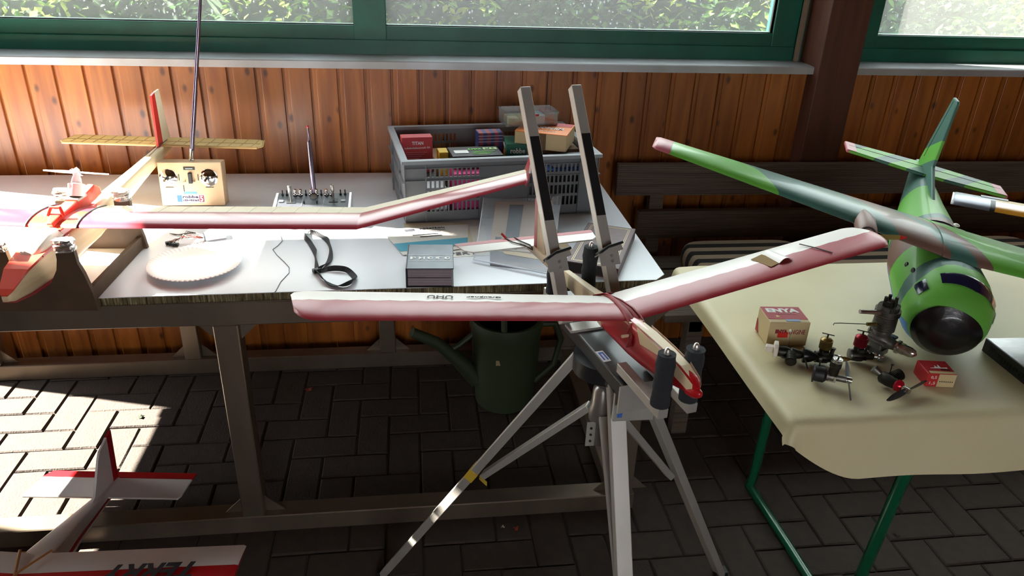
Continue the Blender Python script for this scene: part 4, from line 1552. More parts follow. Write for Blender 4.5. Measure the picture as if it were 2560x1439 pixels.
o = carton('grey_case', 'grey flat case with red mark at the crate corner', .215, -.125, .141, .120, .075, .022, [c_gry])
decal(TP(.12, .075, .022) @ Matrix.Translation((.012, .010, 0)), rect(0, 0, .022, .03), c_red, o, 'red_mark')
# clear plastic box
m_clear = glass_mat('clear_plastic', '#eef3f5', .10, .10)
o = thing('clear_box', 'clear plastic lidded box tied with tan bands on the cartons', 'box', cw(.125, .030, .2275), (0, 0, CA + .04), 'boxes in the grey crate')
w, d, h = .165, .085, .040
part('body', slotted(w, h, [], []), m_clear, o, loc=(-w / 2, -d / 2, 0))
part('body_wall', G().box2((-w / 2, d / 2 - .002, 0), (w / 2, d / 2, h)), m_clear, o)
part('body_wall', G().box2((-w / 2, -d / 2, 0), (-w / 2 + .002, d / 2, h)), m_clear, o)
part('body_wall', G().box2((w / 2 - .002, -d / 2, 0), (w / 2, d / 2, h)), m_clear, o)
part('base', G().box2((-w / 2, -d / 2, 0), (w / 2, d / 2, .002)), m_clear, o)
ld = part('lid', G().box2((-w / 2 - .002, -d / 2 - .002, h), (w / 2 + .002, d / 2 + .002, h + .003)), m_clear, o, bevel=.001, seg=1)
part('lid_edge', G().box2((-w / 2 - .002, -d / 2 - .0025, h - .006), (w / 2 + .002, -d / 2 - .0005, h + .0005)), m_clear, ld)
part('tan_band', G().box2((-.012, -d / 2 - .003, -.0005), (-.004, d / 2 + .003, h + .0042)), m_rbt, o)
part('red_band', G().box2((-.03, -d / 2 - .0035, h - .010), (.02, -d / 2 - .0025, h - .004)), c_red, o)
for k, (xx, mm) in enumerate(((-.055, c_cre), (.03, c_wht), (.06, c_red))):
    part('packed_item', G().box2((xx - .015, -.03, .0025), (xx + .015, .03, .022 + .006 * k)), mm, o)

# ================================================================== transmitters
m_champ = mat('champagne_metal', '#c4a888', .36, .35, var=(12, '#b89a78', .3))
m_chrome = mat('chrome', '#d8d6d4', .08, 1.0)
m_plum = mat('antenna_steel', '#8a7f92', .15, .95)
t1 = thing('transmitter', 'champagne-coloured old transmitter with two chrome stick domes and long antenna', 'transmitter', (-.640, 2.216, T), (-.10, 0, -.02))
w, h, d = .178, .130, .048
bd = part('case', G().box2((-w / 2, -d / 2, .002), (w / 2, d / 2, h)), m_champ, t1, bevel=.003)
F1 = basis((-w / 2, -d / 2 - .0004, 0), (1, 0, 0), (0, 0, 1))
KS = .178 / .192
fp = lambda x, z, y=0: V((-w / 2 + x * KS, -d / 2 - y, z * KS))
part('bezel', G().box2(fp(.001, .003, .0015), fp(.191, .139, 0)), m_champ, t1)
for xx in (.030, .151):
    dm = part('stick_dome', G().lathe(fp(xx, .092, .001), fp(xx, .092, .014), [(0, .0255), (.08, .0255), (.12, .0215), (.5, .0185), (.8, .0125), (1, .0)], 28), m_chrome, t1, smooth=60)
    part('dome_slot', G().cyl(fp(xx, .092, .0125), fp(xx, .092, .016), .006, n=14), m_black, dm)
    part('stick', G().lathe(fp(xx, .092, .012), fp(xx, .092, .040), [(0, .0022), (.6, .0022), (.62, .004), (1, .0042)], 12), m_chrome, dm, smooth=True)
part('meter', G().box2(fp(.078, .1165, .003), fp(.112, .126, 0)), m_black, t1)
part('meter_scale', G().box2(fp(.084, .119, .0036), fp(.106, .1225, .002)), mat('scale_grey', '#7a8a88', .4), t1)
part('rocker_switch', G().box2(fp(.090, .074, .009), fp(.102, .108, 0)), m_black, t1, bevel=.002)
for xx in (.079, .107):
    part('toggle', G().cyl(fp(xx, .078, 0), fp(xx - .003, .082, .012), .002, n=8), m_chrome, t1)
for a, b in (((.060, .083), (.0625, .103)), ((.118, .083), (.1205, .103)), ((.018, .0605), (.042, .063)), ((.139, .0605), (.163, .063)), ((.071, .048), (.0735, .068))):
    part('trim_slot', G().box2(fp(a[0], a[1], .0022), fp(b[0], b[1], 0)), m_black, t1)
decal(F1 @ Matrix.Scale(KS, 4) @ Matrix.Translation((.046, .012, .0015)), rect(0, 0, .086, .026), mat('label_white', '#ece9e6', .5), t1, 'badge')
decal(F1 @ Matrix.Scale(KS, 4) @ Matrix.Translation((.048, .014, .002)), rect(0, 0, .015, .022), mat('badge_blue', '#2c5f8c', .5), t1, 'badge_blue')
decal(F1 @ Matrix.Scale(KS, 4) @ Matrix.Translation((.115, .014, .002)), rect(0, 0, .015, .022), mat('badge_red', '#8a1f3c', .5), t1, 'badge_red')
lettering('robbe', F1 @ Matrix.Scale(KS, 4) @ Matrix.Translation((.065, .026, .002)), .048, .010, mat('badge_ink', '#2a2040', .5), t1, bold=.04)
lettering('digital', F1 @ Matrix.Scale(KS, 4) @ Matrix.Translation((.065, .0145, .002)), .048, .009, MATS['badge_ink'], t1, bold=.04)
lettering('5', F1 @ Matrix.Scale(KS, 4) @ Matrix.Translation((.118, .016, .0024)), .009, .018, MATS['label_white'], t1, bold=.02)
decal(F1 @ Matrix.Scale(KS, 4) @ Matrix.Translation((.070, .040, .0015)), rect(0, 0, .04, .007), mat('badge_cyan', '#4a86b8', .5), t1, 'badge_strip')
an = part('antenna', G().lathe((-.0005, 0, h - .002), (.006, 0, h + .035), [(0, .009), (.15, .009), (.2, .0065), (1, .0062)], 14), m_chrome, t1, smooth=True)
base = V((.006, 0, h + .03))
tipd = V((.150, .09, 1)).normalized()
rr = .0062
for k in range(5):
    p0, p1 = base + tipd * (.17 * k), base + tipd * (.17 * (k + 1))
    part('antenna_section', G().cyl(p0, p1, rr, rr, 10), m_plum, an, smooth=True)
    rr *= .87

m_pan = mat('panel_anthracite', '#2c2f36', .45)
t2 = thing('transmitter', 'flat dark grey transmitter with knob row, two sticks and short antenna', 'transmitter', (-.283, 2.074, T), (0, 0, .01))
w, d = .215, .108
sl = G().loft([[V((x, -d / 2, .002)), V((x, d / 2, .002)), V((x, d / 2, .062)), V((x, -d / 2, .042))] for x in (-w / 2 + .008, w / 2 - .008)])
part('case', sl, m_pan, t2, bevel=.002)
zt2 = lambda y: .042 + .020 * (y + d / 2) / d
for s in (-1, 1):
    part('side_cheek', G().loft([[V((x, -d / 2 - .001, .001)), V((x, d / 2 + .001, .001)), V((x, d / 2 + .001, .064)), V((x, -d / 2 - .001, .044))] for x in (s * w / 2, s * (w / 2 - .009))]), mat('cheek_silver', '#c9ccd2', .35, .5), t2, bevel=.0015, seg=1)
nrm2 = V((0, -.13, .99))
for xx, y in ((-.060, .008), (.057, .012)):
    part('gimbal_well', G().box((xx, y, zt2(y) + .0004), (.025, .022, .001), Euler((.133, 0, 0))), m_black, t2)
    stc = part('stick', G().lathe((xx, y, zt2(y)), (xx - .003, y + .004, zt2(y) + .046), [(0, .0024), (.5, .0028), (.55, .0048), (.97, .0052), (1, .004)], 12), m_alu, t2, smooth=40)
for xx in (-.052, -.038, -.008, .007, .035, .050):
    y = .044
    kn = part('knob', G().lathe((xx, y, zt2(y)), (xx, y, zt2(y) + .017), [(0, .0072), (.15, .0072), (.2, .0045), (.95, .0045), (1, .004)], 14), m_chrome, t2, smooth=40)
for xx in (-.088, -.076, -.0225, .0205, .075, .088):
    y = .044
    part('toggle', G().lathe((xx, y, zt2(y)), (xx, y - .001, zt2(y) + .015), [(0, .0035), (.25, .0035), (.3, .0016), (1, .0019)], 8), m_black, t2)
part('dial', G().lathe((0, .030, zt2(.030)), (0, .028, zt2(.030) + .003), [(0, .010), (1, .009)], 20), m_alu, t2, smooth=40)
for xx in (-.024, .012):
    part('trim_lever', G().box((xx, -.002, zt2(-.002) + .004), (.0035, .010, .008)), m_black, t2)
for xx in (-.088, .084):
    part('trim_button', G().box((xx, .008, zt2(.008) + .001), (.012, .010, .003), Euler((.133, 0, 0))), mat('trim_grey', '#a0a4a8', .4), t2)
for xx in (-.03, .03):
    part('panel_line', G().box((xx, .008, zt2(.008) + .0006), (.0006, .05, .0006), Euler((.133, 0, 0))), m_wtxt, t2)
a0 = V((0, .048, .060))
ax_ = V((-.012, .02, 1)).normalized()
an2 = part('antenna', G().lathe(a0, a0 + ax_ * .155, [(0, .0068), (1, .0062)], 12), m_plum, t2, smooth=True)
part('antenna_section', G().lathe(a0 + ax_ * .152, a0 + ax_ * .195, [(0, .0062), (.15, .003), (1, .0022)], 10), m_plum, an2, smooth=True)
part('antenna_tip', G().ball(a0 + ax_ * .197, .004, 8, 6), c_red, an2, smooth=True)
part('strap_eye', G().lathe((0, -d / 2 - .010, .008), (0, -d / 2 - .010, .012), [(0, .003), (0, .006), (1, .006), (1, .003)], 12, False), m_alu, t2)

# neck strap -----------------------------------------------------------------------------------
m_strap = mat('strap_black', '#1a1b20', .8)


def ribbon(pts, w, t=.0012, twist=0.0, z0=.0):
    """flat webbing through pts, standing on edge by 'lean'"""
    g = G()
    P = [V(p) for p in pts]
    # Catmull-Rom
    Q = []
    for i in range(len(P) - 1):
        p0, p1, p2, p3 = P[max(i - 1, 0)], P[i], P[i + 1], P[min(i + 2, len(P) - 1)]
        for k in range(6):
            u = k / 6
            Q.append(.5 * ((2 * p1) + (p2 - p0) * u + (2 * p0 - 5 * p1 + 4 * p2 - p3) * u * u + (3 * p1 - p0 - 3 * p2 + p3) * u ** 3))
    Q.append(P[-1])
    rings = []
    for i, q_ in enumerate(Q):
        d_ = (Q[min(i + 1, len(Q) - 1)] - Q[max(i - 1, 0)]).normalized()
        sd = V((0, 0, 1)).cross(d_).normalized()
        lean = .75 + .55 * math.sin(i * .35 + twist)
        ax2 = (sd * math.cos(lean) + V((0, 0, 1)) * math.sin(lean)).normalized()
        nn = d_.cross(ax2)
        lift = V((0, 0, w / 2 * abs(math.sin(lean)) + .0012))
        rings.append([q_ + lift + ax2 * w / 2 + nn * t / 2, q_ + lift - ax2 * w / 2 + nn * t / 2, q_ + lift - ax2 * w / 2 - nn * t / 2, q_ + lift + ax2 * w / 2 - nn * t / 2])
    return g.loft(rings)


zT = T + .0003
strap = thing('neck_strap', 'black webbing neck strap looped on the white table', 'strap', (-.23, 1.80, T))
so = V((-.23, 1.80, T))
sl_ = lambda L: [V((x, y, zT)) - so for x, y in L]
part('webbing', ribbon(sl_([(-.298, 1.975), (-.292, 1.93), (-.275, 1.896), (-.255, 1.83), (-.247, 1.77), (-.238, 1.718)]), .013), m_strap, strap)
part('webbing', ribbon(sl_([(-.282, 1.962), (-.262, 1.955), (-.238, 1.925), (-.222, 1.87), (-.214, 1.81), (-.218, 1.76), (-.236, 1.718)]), .013, twist=1.5), m_strap, strap)
part('webbing', ribbon(sl_([(-.240, 1.716), (-.226, 1.722), (-.195, 1.722), (-.165, 1.712), (-.146, 1.680), (-.150, 1.645), (-.172, 1.628), (-.198, 1.640), (-.222, 1.672), (-.240, 1.712)]), .014, twist=3.0), m_strap, strap)
part('slider', G().box((-.239 + .23, 1.716 - 1.80, .006), (.020, .012, .010), Euler((0, 0, .6))), m_black, strap, bevel=.002)
part('snap_hook', G().tube([(-.288 + .23, 1.970 - 1.80, .004), (-.282 + .23, 1.982 - 1.80, .006), (-.272 + .23, 1.976 - 1.80, .006), (-.276 + .23, 1.966 - 1.80, .004)], .002, 6), m_alu, strap)

wire = part('aerial_wire', G().tube([(x, y, T + .0012) for x, y in ((-.374, 1.99), (-.358, 1.95), (-.350, 1.918), (-.357, 1.885), (-.366, 1.862), (-.350, 1.825), (-.325, 1.78), (-.309, 1.747), (-.305, 1.715), (-.318, 1.665), (-.322, 1.617), (-.3235, 1.6115), (-.3235, 1.602))], .0008, 6), mat('wire_dark', '#2c2c34', .5))
tag(wire, 'thin dark aerial wire trailing over the white table edge', 'wire')

# receiver and leads ------------------------------------------------------------------------------
rx = thing('receiver', 'small white receiver box with dark end trailing twisted leads', 'receiver', (-.528, 1.948, T))
part('case', G().box((0, 0, .008), (.052, .030, .015), Euler((0, 0, .35))), mat('rx_silver', '#c2c5cc', .3, .3), rx, bevel=.0015, seg=1)
part('end_cap', G().box((-.026, -.0095, .008), (.003, .028, .014), Euler((0, 0, .35))), m_black, rx)
r = random.Random(9)
for k in range(7):
    a = V((-.028, -.012 + r.uniform(-.008, .008), .006))
    pts = [a]
    for j in range(7):
        t = (j + 1) / 7
        pts.append(V((-.028 - .075 * t + r.uniform(-.006, .006), -.010 - .032 * t + r.uniform(-.010, .010), max(.0015, .006 + .010 * math.sin(PI * t) + r.uniform(-.003, .004)))))
    part('lead', G().tube(pts, .0010, 5), [mat('lead_red', '#8a3a2a', .5), mat('lead_brown', '#4a3424', .5), mat('lead_white', '#cfc8c0', .5)][k % 3], rx)
for k in range(3):
    part('plug', G().box((-.108 + .010 * k, -.040 - .006 * k, .005), (.016, .010, .008), Euler((0, 0, .5 - .3 * k))), m_black, rx, bevel=.001, seg=1)
for k in range(5):
    part('lead', G().tube([(-.028, .004, .006), (-.05 - .008 * k, .018 + .004 * k, .008), (-.085, .028 - .003 * k, .003), (-.11 - .004 * k, .022 + .003 * k, .002)], .0009, 5), MATS['lead_brown'], rx)

# paper plate ---------------------------------------------------------------------------------------
g = G()
rings = []
n = 120
for rr, zz, fl in ((.0005, .0015, 0), (.070, .0015, 0), (.078, .0035, 0), (.088, .010, .0006), (.100, .0148, .0011), (.108, .0160, .0012), (.110, .0150, .0005), (.108, .0142, .0012), (.099, .0130, .0011), (.087, .0083, .0006), (.077, .0018, 0), (.069, .0, 0), (.0005, 0, 0)):
    rings.append([V((rr * math.cos(2 * PI * i / n), rr * math.sin(2 * PI * i / n), zz + (fl if i % 2 else -fl))) for i in range(n)])
g.loft(rings)
o = part('paper_plate', g, mat('plate_white', '#eeeeec', .5), None, smooth=25, loc=(-.535, 1.760, T))
tag(o, 'white paper plate with fluted rim lying on the table', 'plate')

# photo album and papers ------------------------------------------------------------------------------
m_alb = mat('album_grey', '#5c636c', .35, .25, var=(30, '#4a5058', .3))
al = thing('photo_album', 'small grey album lettered PHOTO with thick page block', 'album', (.038, 1.690, T), (0, 0, -.045))
w, d, h = .112, .145, .050
part('cover', G().box2((-w / 2, -d / 2, h - .003), (w / 2, d / 2, h)), m_alb, al, bevel=.001, seg=1)
part('cover', G().box2((-w / 2, -d / 2, .0002), (w / 2, d / 2, .003)), mat('album_black', '#1c1d22', .45), al, bevel=.001, seg=1)
part('spine', G().box2((-w / 2 - .001, -d / 2, .0005), (-w / 2 + .002, d / 2, h)), MATS['album_black'], al)
m_pg = bands('page_block', 'Z', [(0, '#8d7f86')] + [(.003 + .0022 * i, '#a8989e' if i % 2 else '#776a70') for i in range(21)], rough=.7, lo=0, hi=.05)
part('page_block', G().box2((-w / 2 + .003, -d / 2 + .003, .003), (w / 2 - .004, d / 2 - .003, .0235)), m_pg, al, bevel=.002)
part('page_block', G().box2((-w / 2 + .003, -d / 2 + .003, .0255), (w / 2 - .004, d / 2 - .003, h - .003)), m_pg, al, bevel=.002)
TA = basis((-w / 2, -d / 2, h + .0001), (1, 0, 0), (0, 1, 0))
for k, L_ in enumerate('PHOTO'):
    lettering(L_, TA @ Matrix.Translation((.008 + k * .0205, .052, 0)), .014, .016, m_wtxt, al, bold=.0)
    decal(TA @ Matrix.Translation((.008 + k * .0205, .056, .0004)), rect(0, 0, .006, .008), m_wtxt, al, 'letter_block')
for yy in (.042, .078):
    decal(TA @ Matrix.Translation((.002, yy, 0)), rect(0, 0, .108, .0012), m_wtxt, al, 'print_line')

m_sheet = mat('leaflet_white', '#d8d5cc', .35)
m_teal = mat('leaflet_teal', '#3a9ab4', .4)


def sheet(name, label, pts, z, thick=.0007, material=None, lift=None, cat='leaflet', group=None):
    """paper from 4 corners (back-left, back-right, front-right, front-left)"""
    bl, br, fr, fl = [V((x, y, 0)) for x, y in pts]
    cen = (bl + br + fr + fl) / 4
    o = thing(name, label, cat, (cen.x, cen.y, z), group=group)

    def f(u, v):
        p = fl.lerp(fr, u).lerp(bl.lerp(br, u), v) - cen
        return (p.x, p.y, thick + (lift(u, v) if lift else .0015 * math.sin(PI * u) * v))
    part('page', G().grid(f, 10, 10), material or m_sheet, o, smooth=60, solid=thick)
    return o, (lambda u, v, dz=.0004: V(f(u, v)) + V((0, 0, dz)))


def patch(o, f, u0, v0, u1, v1, material, name, dz=.0007):
    part(name, G().grid(lambda a, b_: f(u0 + (u1 - u0) * a, v0 + (v1 - v0) * b_, dz), 6, 6), material, o, smooth=60)


o, f = sheet('leaflet', 'pale sheet with grey capitals under the teal-striped leaflet', [(.02, 2.012), (.20, 2.005), (.195, 1.80), (.03, 1.785)], T + .0002)
pa, pb, pd = f(.12, .05), f(.85, .05), f(.12, .13)
lettering('EXPERT', basis(pa + V((0, 0, .0006)), pb - pa, pd - pa), .115, .016, mat('print_grey', '#6a6a70', .6), o)
o, f = sheet('leaflet', 'cream leaflet edge lying beneath the teal-striped one', [(-.030, 2.035), (.155, 2.03), (.16, 1.86), (-.01, 1.88)], T + .0014, material=mat('leaflet_cream', '#c9bda0', .5))
o, f = sheet('leaflet', 'white leaflet with teal stripe and glider drawing lying on the table', [(-.090, 1.980), (.155, 2.016), (.140, 1.842), (-.030, 1.806)], T + .0028)
patch(o, f, .0, .12, 1.0, .42, m_teal, 'teal_stripe')
patch(o, f, .30, .66, .62, .69, m_ink, 'glider_wing')
patch(o, f, .38, .58, .66, .61, m_ink, 'glider_body')
patch(o, f, .24, .84, .36, .93, m_ink, 'logo_block')
pa, pb, pd = f(.42, .87), f(.75, .87), f(.42, .94)
lettering('MEGATRON', basis(pa + V((0, 0, .0006)), pb - pa, pd - pa), .070, .011, m_ink, o)
for k in range(2):
    patch(o, f, .42, .81 - .05 * k, .72 - .06 * k, .83 - .05 * k, MATS['print_grey'], 'print_line')
# dark photo print, card sheets
o, f = sheet('photo_print', 'dark photograph print partly under the clear sleeve', [(.20, 1.835), (.395, 1.745), (.37, 1.675), (.19, 1.735)], T + .0003, material=mat('photo_dark', '#2a2226', .3), cat='photo')
patch(o, f, .05, .05, .95, .4, mat('photo_brown', '#5a4640', .35), 'photo_foreground')
o, f = sheet('card_sheet', 'tan card sheet lying behind the glider tail', [(.30, 1.985), (.405, 1.975), (.425, 1.80), (.29, 1.81)], T + .0003, material=mat('card_tan', '#b39a7c', .7), cat='paper')
o, f = sheet('card_sheet', 'small cream note sheet beside the brown album', [(.22, 1.86), (.385, 1.80), (.37, 1.735), (.235, 1.80)], T + .0034, material=c_cre, cat='paper')
# clear sleeve curling up against the crate
m_sleeve = mat('sleeve_film', '#dfe6f2', .3, alpha=.2)
sv = thing('document_sleeve', 'clear plastic document sleeve curling up against the grey crate', 'sleeve', (.27, 1.87, T))
vo_ = V((.27, 1.87, T))


def slv(u, v, dz=0):
    a, b_ = V((.150, 1.762, 0)), V((.335, 1.662, 0))
    p0 = a.lerp(b_, u)
    e = V((.200, 2.035, 0)).lerp(V((.430, 2.052, 0)), u)
    p = p0.lerp(e, v)
    z = .0055 + .072 * max(0, v - .18) ** 1.5 * 1.35 - .010 * math.sin(PI * u) * v + .002 * math.sin(7 * u + 5 * v) * v
    return V((p.x, p.y, max(.0015 + dz, z + dz) + T)) - vo_


part('film', G().grid(lambda u, v: slv(u, v, .0022), 16, 18), m_sleeve, sv, smooth=70)
part('film', G().grid(lambda u, v: slv(u, v, -.0016), 16, 18), m_sleeve, sv, smooth=70)
part('edge_fold', G().tube([slv(k / 10, 0, .0015) for k in range(11)], .0030, 8, .6), mat('sleeve_edge', '#d5d9e2', .2, alpha=.75), sv)
part('edge_fold', G().tube([slv(0, k / 10, .0005) for k in range(11)], .0016, 6), MATS['sleeve_edge'], sv)
part('insert_sheet', G().grid(lambda u, v: slv(.16 + .74 * u, .30 + .66 * v, .0002), 10, 10), mat('insert_tan', '#b8a592', .6), sv, smooth=70)
part('insert_stripe', G().grid(lambda u, v: slv(.34 + .18 * u, .32 + .60 * v, .0008), 6, 10), mat('insert_slate', '#46525c', .6), sv, smooth=70)
part('insert_logo', G().grid(lambda u, v: slv(.22 + .08 * u, .34 + .14 * v, .0008), 3, 3), m_ink, sv, smooth=70)
part('insert_line', G().grid(lambda u, v: slv(.18 + .68 * u, .335 + .008 * v, .0009), 8, 2), m_ink, sv, smooth=70)
# brown album
ba = thing('album', 'dark brown album with gold double border lying at the table end', 'album', (.494, 1.793, T), (0, 0, -.42))
w, d, h = .134, .285, .030
m_bra = mat('album_brown', '#573c3c', .5, bump=(120, .3), scale3=(.2, 1, 1))
part('cover', G().box2((-w / 2, -d / 2, h - .003), (w / 2, d / 2, h)), m_bra, ba, bevel=.001, seg=1)
part('cover', G().box2((-w / 2, -d / 2, .0003), (w / 2, d / 2, .003)), m_bra, ba, bevel=.001, seg=1)
part('spine', G().box2((w / 2 - .003, -d / 2, .0005), (w / 2 + .001, d / 2, h - .0005)), m_bra, ba)
part('page_block', G().box2((-w / 2 + .004, -d / 2 + .004, .003), (w / 2 - .003, d / 2 - .004, h - .003)), mat('pages_dark', '#2c2626', .7), ba)
m_gold = mat('gold_line', '#c8b488', .3, .4)
for k, i_ in enumerate((.012, .016)):
    for a, b in (((-w / 2 + i_, -d / 2 + i_), (w / 2 - i_, -d / 2 + i_ + .0012)), ((-w / 2 + i_, d / 2 - i_ - .0012), (w / 2 - i_, d / 2 - i_)), ((-w / 2 + i_, -d / 2 + i_), (-w / 2 + i_ + .0012, d / 2 - i_)), ((w / 2 - i_ - .0012, -d / 2 + i_), (w / 2 - i_, d / 2 - i_))):
        part('gold_border', G().box2((a[0], a[1], h), (b[0], b[1], h + .0003)), m_gold, ba)

# ================================================================== engines on the paper
ZP = .7325
m_cast = mat('cast_metal', '#7d7a74', .42, .85, var=(60, '#5c5a55', .25), bump=(120, .2))
m_dkm = mat('dark_metal', '#3a3832', .45, .8, var=(50, '#26241f', .25))
m_brs = mat('brass_fin', '#8a7446', .35, .9)
m_anod = mat('red_anodised', '#8a1826', .3, .7)
m_sil = mat('polished', '#c9c8c4', .2, .95)


def fins(p0, p1, r, n, t=.5, core=.72, seg=20):
    """ribbed cylinder profile"""
    prof = []
    for k in range(n):
        a, b_ = k / n, (k + t) / n
        prof += [(a, r * core), (a, r), (b_, r), (b_, r * core)]
    prof.append((1, r * core))
    return G().lathe(p0, p1, prof, seg)


def small_engine(name, label, loc, rz, finmat, s=1.0, body=None, spin=True, tbar=True, prop=None):
    """diesel engine, crankshaft along local +x, cylinder up; loc on the paper"""
    o = thing(name, label, 'engine', (loc[0], loc[1], ZP), (0, 0, rz), 'model engines on the paper')
    body = body or m_dkm
    ca = .0125 * s
    part('crankcase', G().lathe((-.020 * s, 0, ca), (.024 * s, 0, ca), [(0, .008 * s), (.03, .0115 * s), (.3, .0125 * s), (.5, .0122 * s), (.6, .0085 * s), (.95, .0075 * s), (1, .005 * s)], 18), body, o, smooth=40)
    part('backplate', G().lathe((-.023 * s, 0, ca), (-.019 * s, 0, ca), [(0, .009 * s), (.3, .012 * s), (1, .012 * s)], 16), m_cast, o, smooth=40)
    for e in (-1, 1):
        part('mount_lug', G().box((-.004 * s, e * .013 * s, ca), (.022 * s, .008 * s, .004 * s)), body, o, bevel=.0008, seg=1)
    z0 = ca + .009 * s
    part('cylinder', G().lathe((-.006 * s, 0, z0), (-.006 * s, 0, z0 + .014 * s), [(0, .009 * s), (.4, .010 * s), (1, .0085 * s)], 16), body, o, smooth=40)
    hd = part('cylinder_fins', fins((-.006 * s, 0, z0 + .013 * s), (-.006 * s, 0, z0 + .033 * s), .0125 * s, 9), finmat, o)
    part('head', G().lathe((-.006 * s, 0, z0 + .032 * s), (-.006 * s, 0, z0 + .037 * s), [(0, .011 * s), (.5, .009 * s), (1, .003 * s)], 16), finmat, hd, smooth=40)
    if tbar:
        part('compression_screw', G().cyl((-.006 * s, 0, z0 + .036 * s), (-.006 * s, 0, z0 + .045 * s), .0018 * s, n=8), m_dkm, hd)
        part('tommy_bar', G().cyl((-.006 * s - .011 * s, .004 * s, z0 + .0445 * s), (-.006 * s + .011 * s, -.004 * s, z0 + .0445 * s), .0011 * s, n=6), m_dkm, hd)
    part('intake', G().lathe((.010 * s, .002 * s, ca + .006 * s), (.012 * s, .004 * s, ca + .021 * s), [(0, .0045 * s), (.7, .004 * s), (1, .0055 * s)], 12), body, o, smooth=40)
    part('needle_valve', G().cyl((.011 * s, -.012 * s, ca + .013 * s), (.011 * s, .016 * s, ca + .013 * s), .0014 * s, n=8), m_sil, o)
    part('exhaust_stub', G().box((-.006 * s, -.011 * s, z0 + .007 * s), (.012 * s, .008 * s, .007 * s)), body, o, bevel=.001, seg=1)
    part('drive_washer', G().lathe((.024 * s, 0, ca), (.029 * s, 0, ca), [(0, .007 * s), (1, .0085 * s)], 16), m_sil, o, smooth=40)
    if spin:
        part('spinner', G().lathe((.029 * s, 0, ca), (.050 * s, 0, ca), [(0, .006 * s), (.4, .0055 * s), (.8, .003 * s), (1, .0003)], 14), m_brs, o, smooth=60)
    else:
        part('shaft', G().cyl((.029 * s, 0, ca), (.044 * s, 0, ca), .0024 * s, n=10), m_sil, o, smooth=40)
        part('prop_nut', G().cyl((.036 * s, 0, ca), (.040 * s, 0, ca), .0045 * s, n=6), m_sil, o)
    return o, ca


# brass-finned and red-finned diesels
small_engine('model_engine', 'small diesel engine with brass cooling fins and T-bar', (.828, 1.222), -.25, m_brs, 1.0)
small_engine('model_engine', 'small diesel engine with dark red cooling fins', (.905, 1.224), -.22, m_anod, 1.05, m_dkm, spin=False)
# engine with white tank and dark spinner
o = thing('model_engine', 'engine with white plastic tank block and dark spinner', 'engine', (.765, 1.236, ZP), (0, 0, -.42), 'model engines on the paper')
part('tank_block', G().prism([(-.013, -.012), (.013, -.012), (.016, -.006), (.016, .010), (.008, .017), (-.008, .017), (-.016, .010), (-.016, -.006)], -.004, .004, basis((-.036, 0, .0175), (0, 1, 0), (0, 0, 1))), mat('tank_white', '#d9cfc2', .5), o, bevel=.001, seg=1)
part('tank_neck', G().box((-.047, .0, .019), (.018, .015, .012)), MATS['tank_white'], o, bevel=.0015, seg=1)
part('crankcase', G().lathe((-.033, 0, .016), (.018, 0, .016), [(0, .011), (.3, .012), (.5, .010), (.55, .012), (.9, .009), (1, .006)], 18), m_dkm, o, smooth=40)
part('cylinder_fins', fins((-.006, -.006, .016), (-.006, -.032, .012), .011, 7), m_dkm, o)
part('mount_lug', G().box((-.012, .0, .010), (.024, .030, .004)), m_cast, o, bevel=.001, seg=1)
sp1 = part('spinner', G().lathe((.018, 0, .016), (.050, 0, .016), [(0, .0155), (.1, .0160), (.5, .0115), (.85, .005), (1, .0005)], 20), mat('spinner_black', '#15181e', .3), o, smooth=60)
blade((.020, 0, .016), (.10, -.9, -.05), (1, 0, 0), .046, .0055, .5, 'propeller_blade', [m_dkm], sp1)
part('needle_wire', G().tube([(-.012, .006, .024), (-.014, .008, .048), (-.0145, .008, .060)], .0007, 6), m_sil, o)
part('needle_knob', G().ball((-.0145, .008, .062), .0032, 10, 8), MATS['tank_white'], o, smooth=True)
# large four-stroke
o = thing('model_engine', 'large grey metal engine with tall finned cylinder and rocker gear', 'engine', (.962, 1.246, ZP), (0, 0, -1.05), 'model engines on the paper')
part('foot_plate', G().box((-.012, -.022, .0025), (.055, .034, .004), Euler((0, 0, .5))), mat('plate_alu', '#b9bbc0', .35, .7), o)
zc = .034
part('crankcase', G().lathe((-.026, 0, zc), (.030, 0, zc), [(0, .016), (.05, .020), (.45, .021), (.6, .017), (.75, .012), (1, .010)], 22), m_cast, o, smooth=40)
for e in (-1, 1):
    part('mount_beam', G().box((-.004, e * .024, zc + .004), (.042, .014, .006)), m_cast, o, bevel=.0015, seg=1)
    part('case_lug', G().box((-.004, e * .017, zc - .006), (.026, .008, .020)), m_cast, o, bevel=.002, seg=1)
part('gear_cover', G().lathe((-.034, .008, zc + .010), (-.024, .008, zc + .010), [(0, .011), (.3, .013), (1, .013)], 16), m_cast, o, smooth=40)
part('cylinder_foot', G().lathe((-.006, 0, zc + .012), (-.006, 0, zc + .026), [(0, .017), (.6, .019), (1, .0175)], 20), m_cast, o, smooth=40)
cy = part('cylinder_fins', fins((-.006, 0, zc + .025), (-.006, 0, zc + .060), .0225, 13, .45, .80, 26), m_cast, o)
part('head_fins', fins((-.006, 0, zc + .060), (-.006, 0, zc + .072), .025, 5, .5, .82, 26), m_cast, cy)
for k in range(9):
    part('head_cooling_rib', G().box((-.006, -.020 + .005 * k, zc + .075), (.040 - .0009 * (k - 4) ** 2, .0022, .009)), m_cast, cy)
for e in (-1, 1):
    part('rocker_box', G().box((-.006, e * .008, zc + .083), (.020, .009, .012)), m_dkm, o, bevel=.0015, seg=1)
    for x in (-.013, .001):
        part('rocker_screw', G().cyl((x, e * .008, zc + .088), (x, e * .008, zc + .098), .0036, n=8), m_dkm, o)
    part('pushrod_tube', G().cyl((-.028, e * .008, zc + .012), (-.022, e * .008, zc + .072), .0022, n=8), m_sil, o)
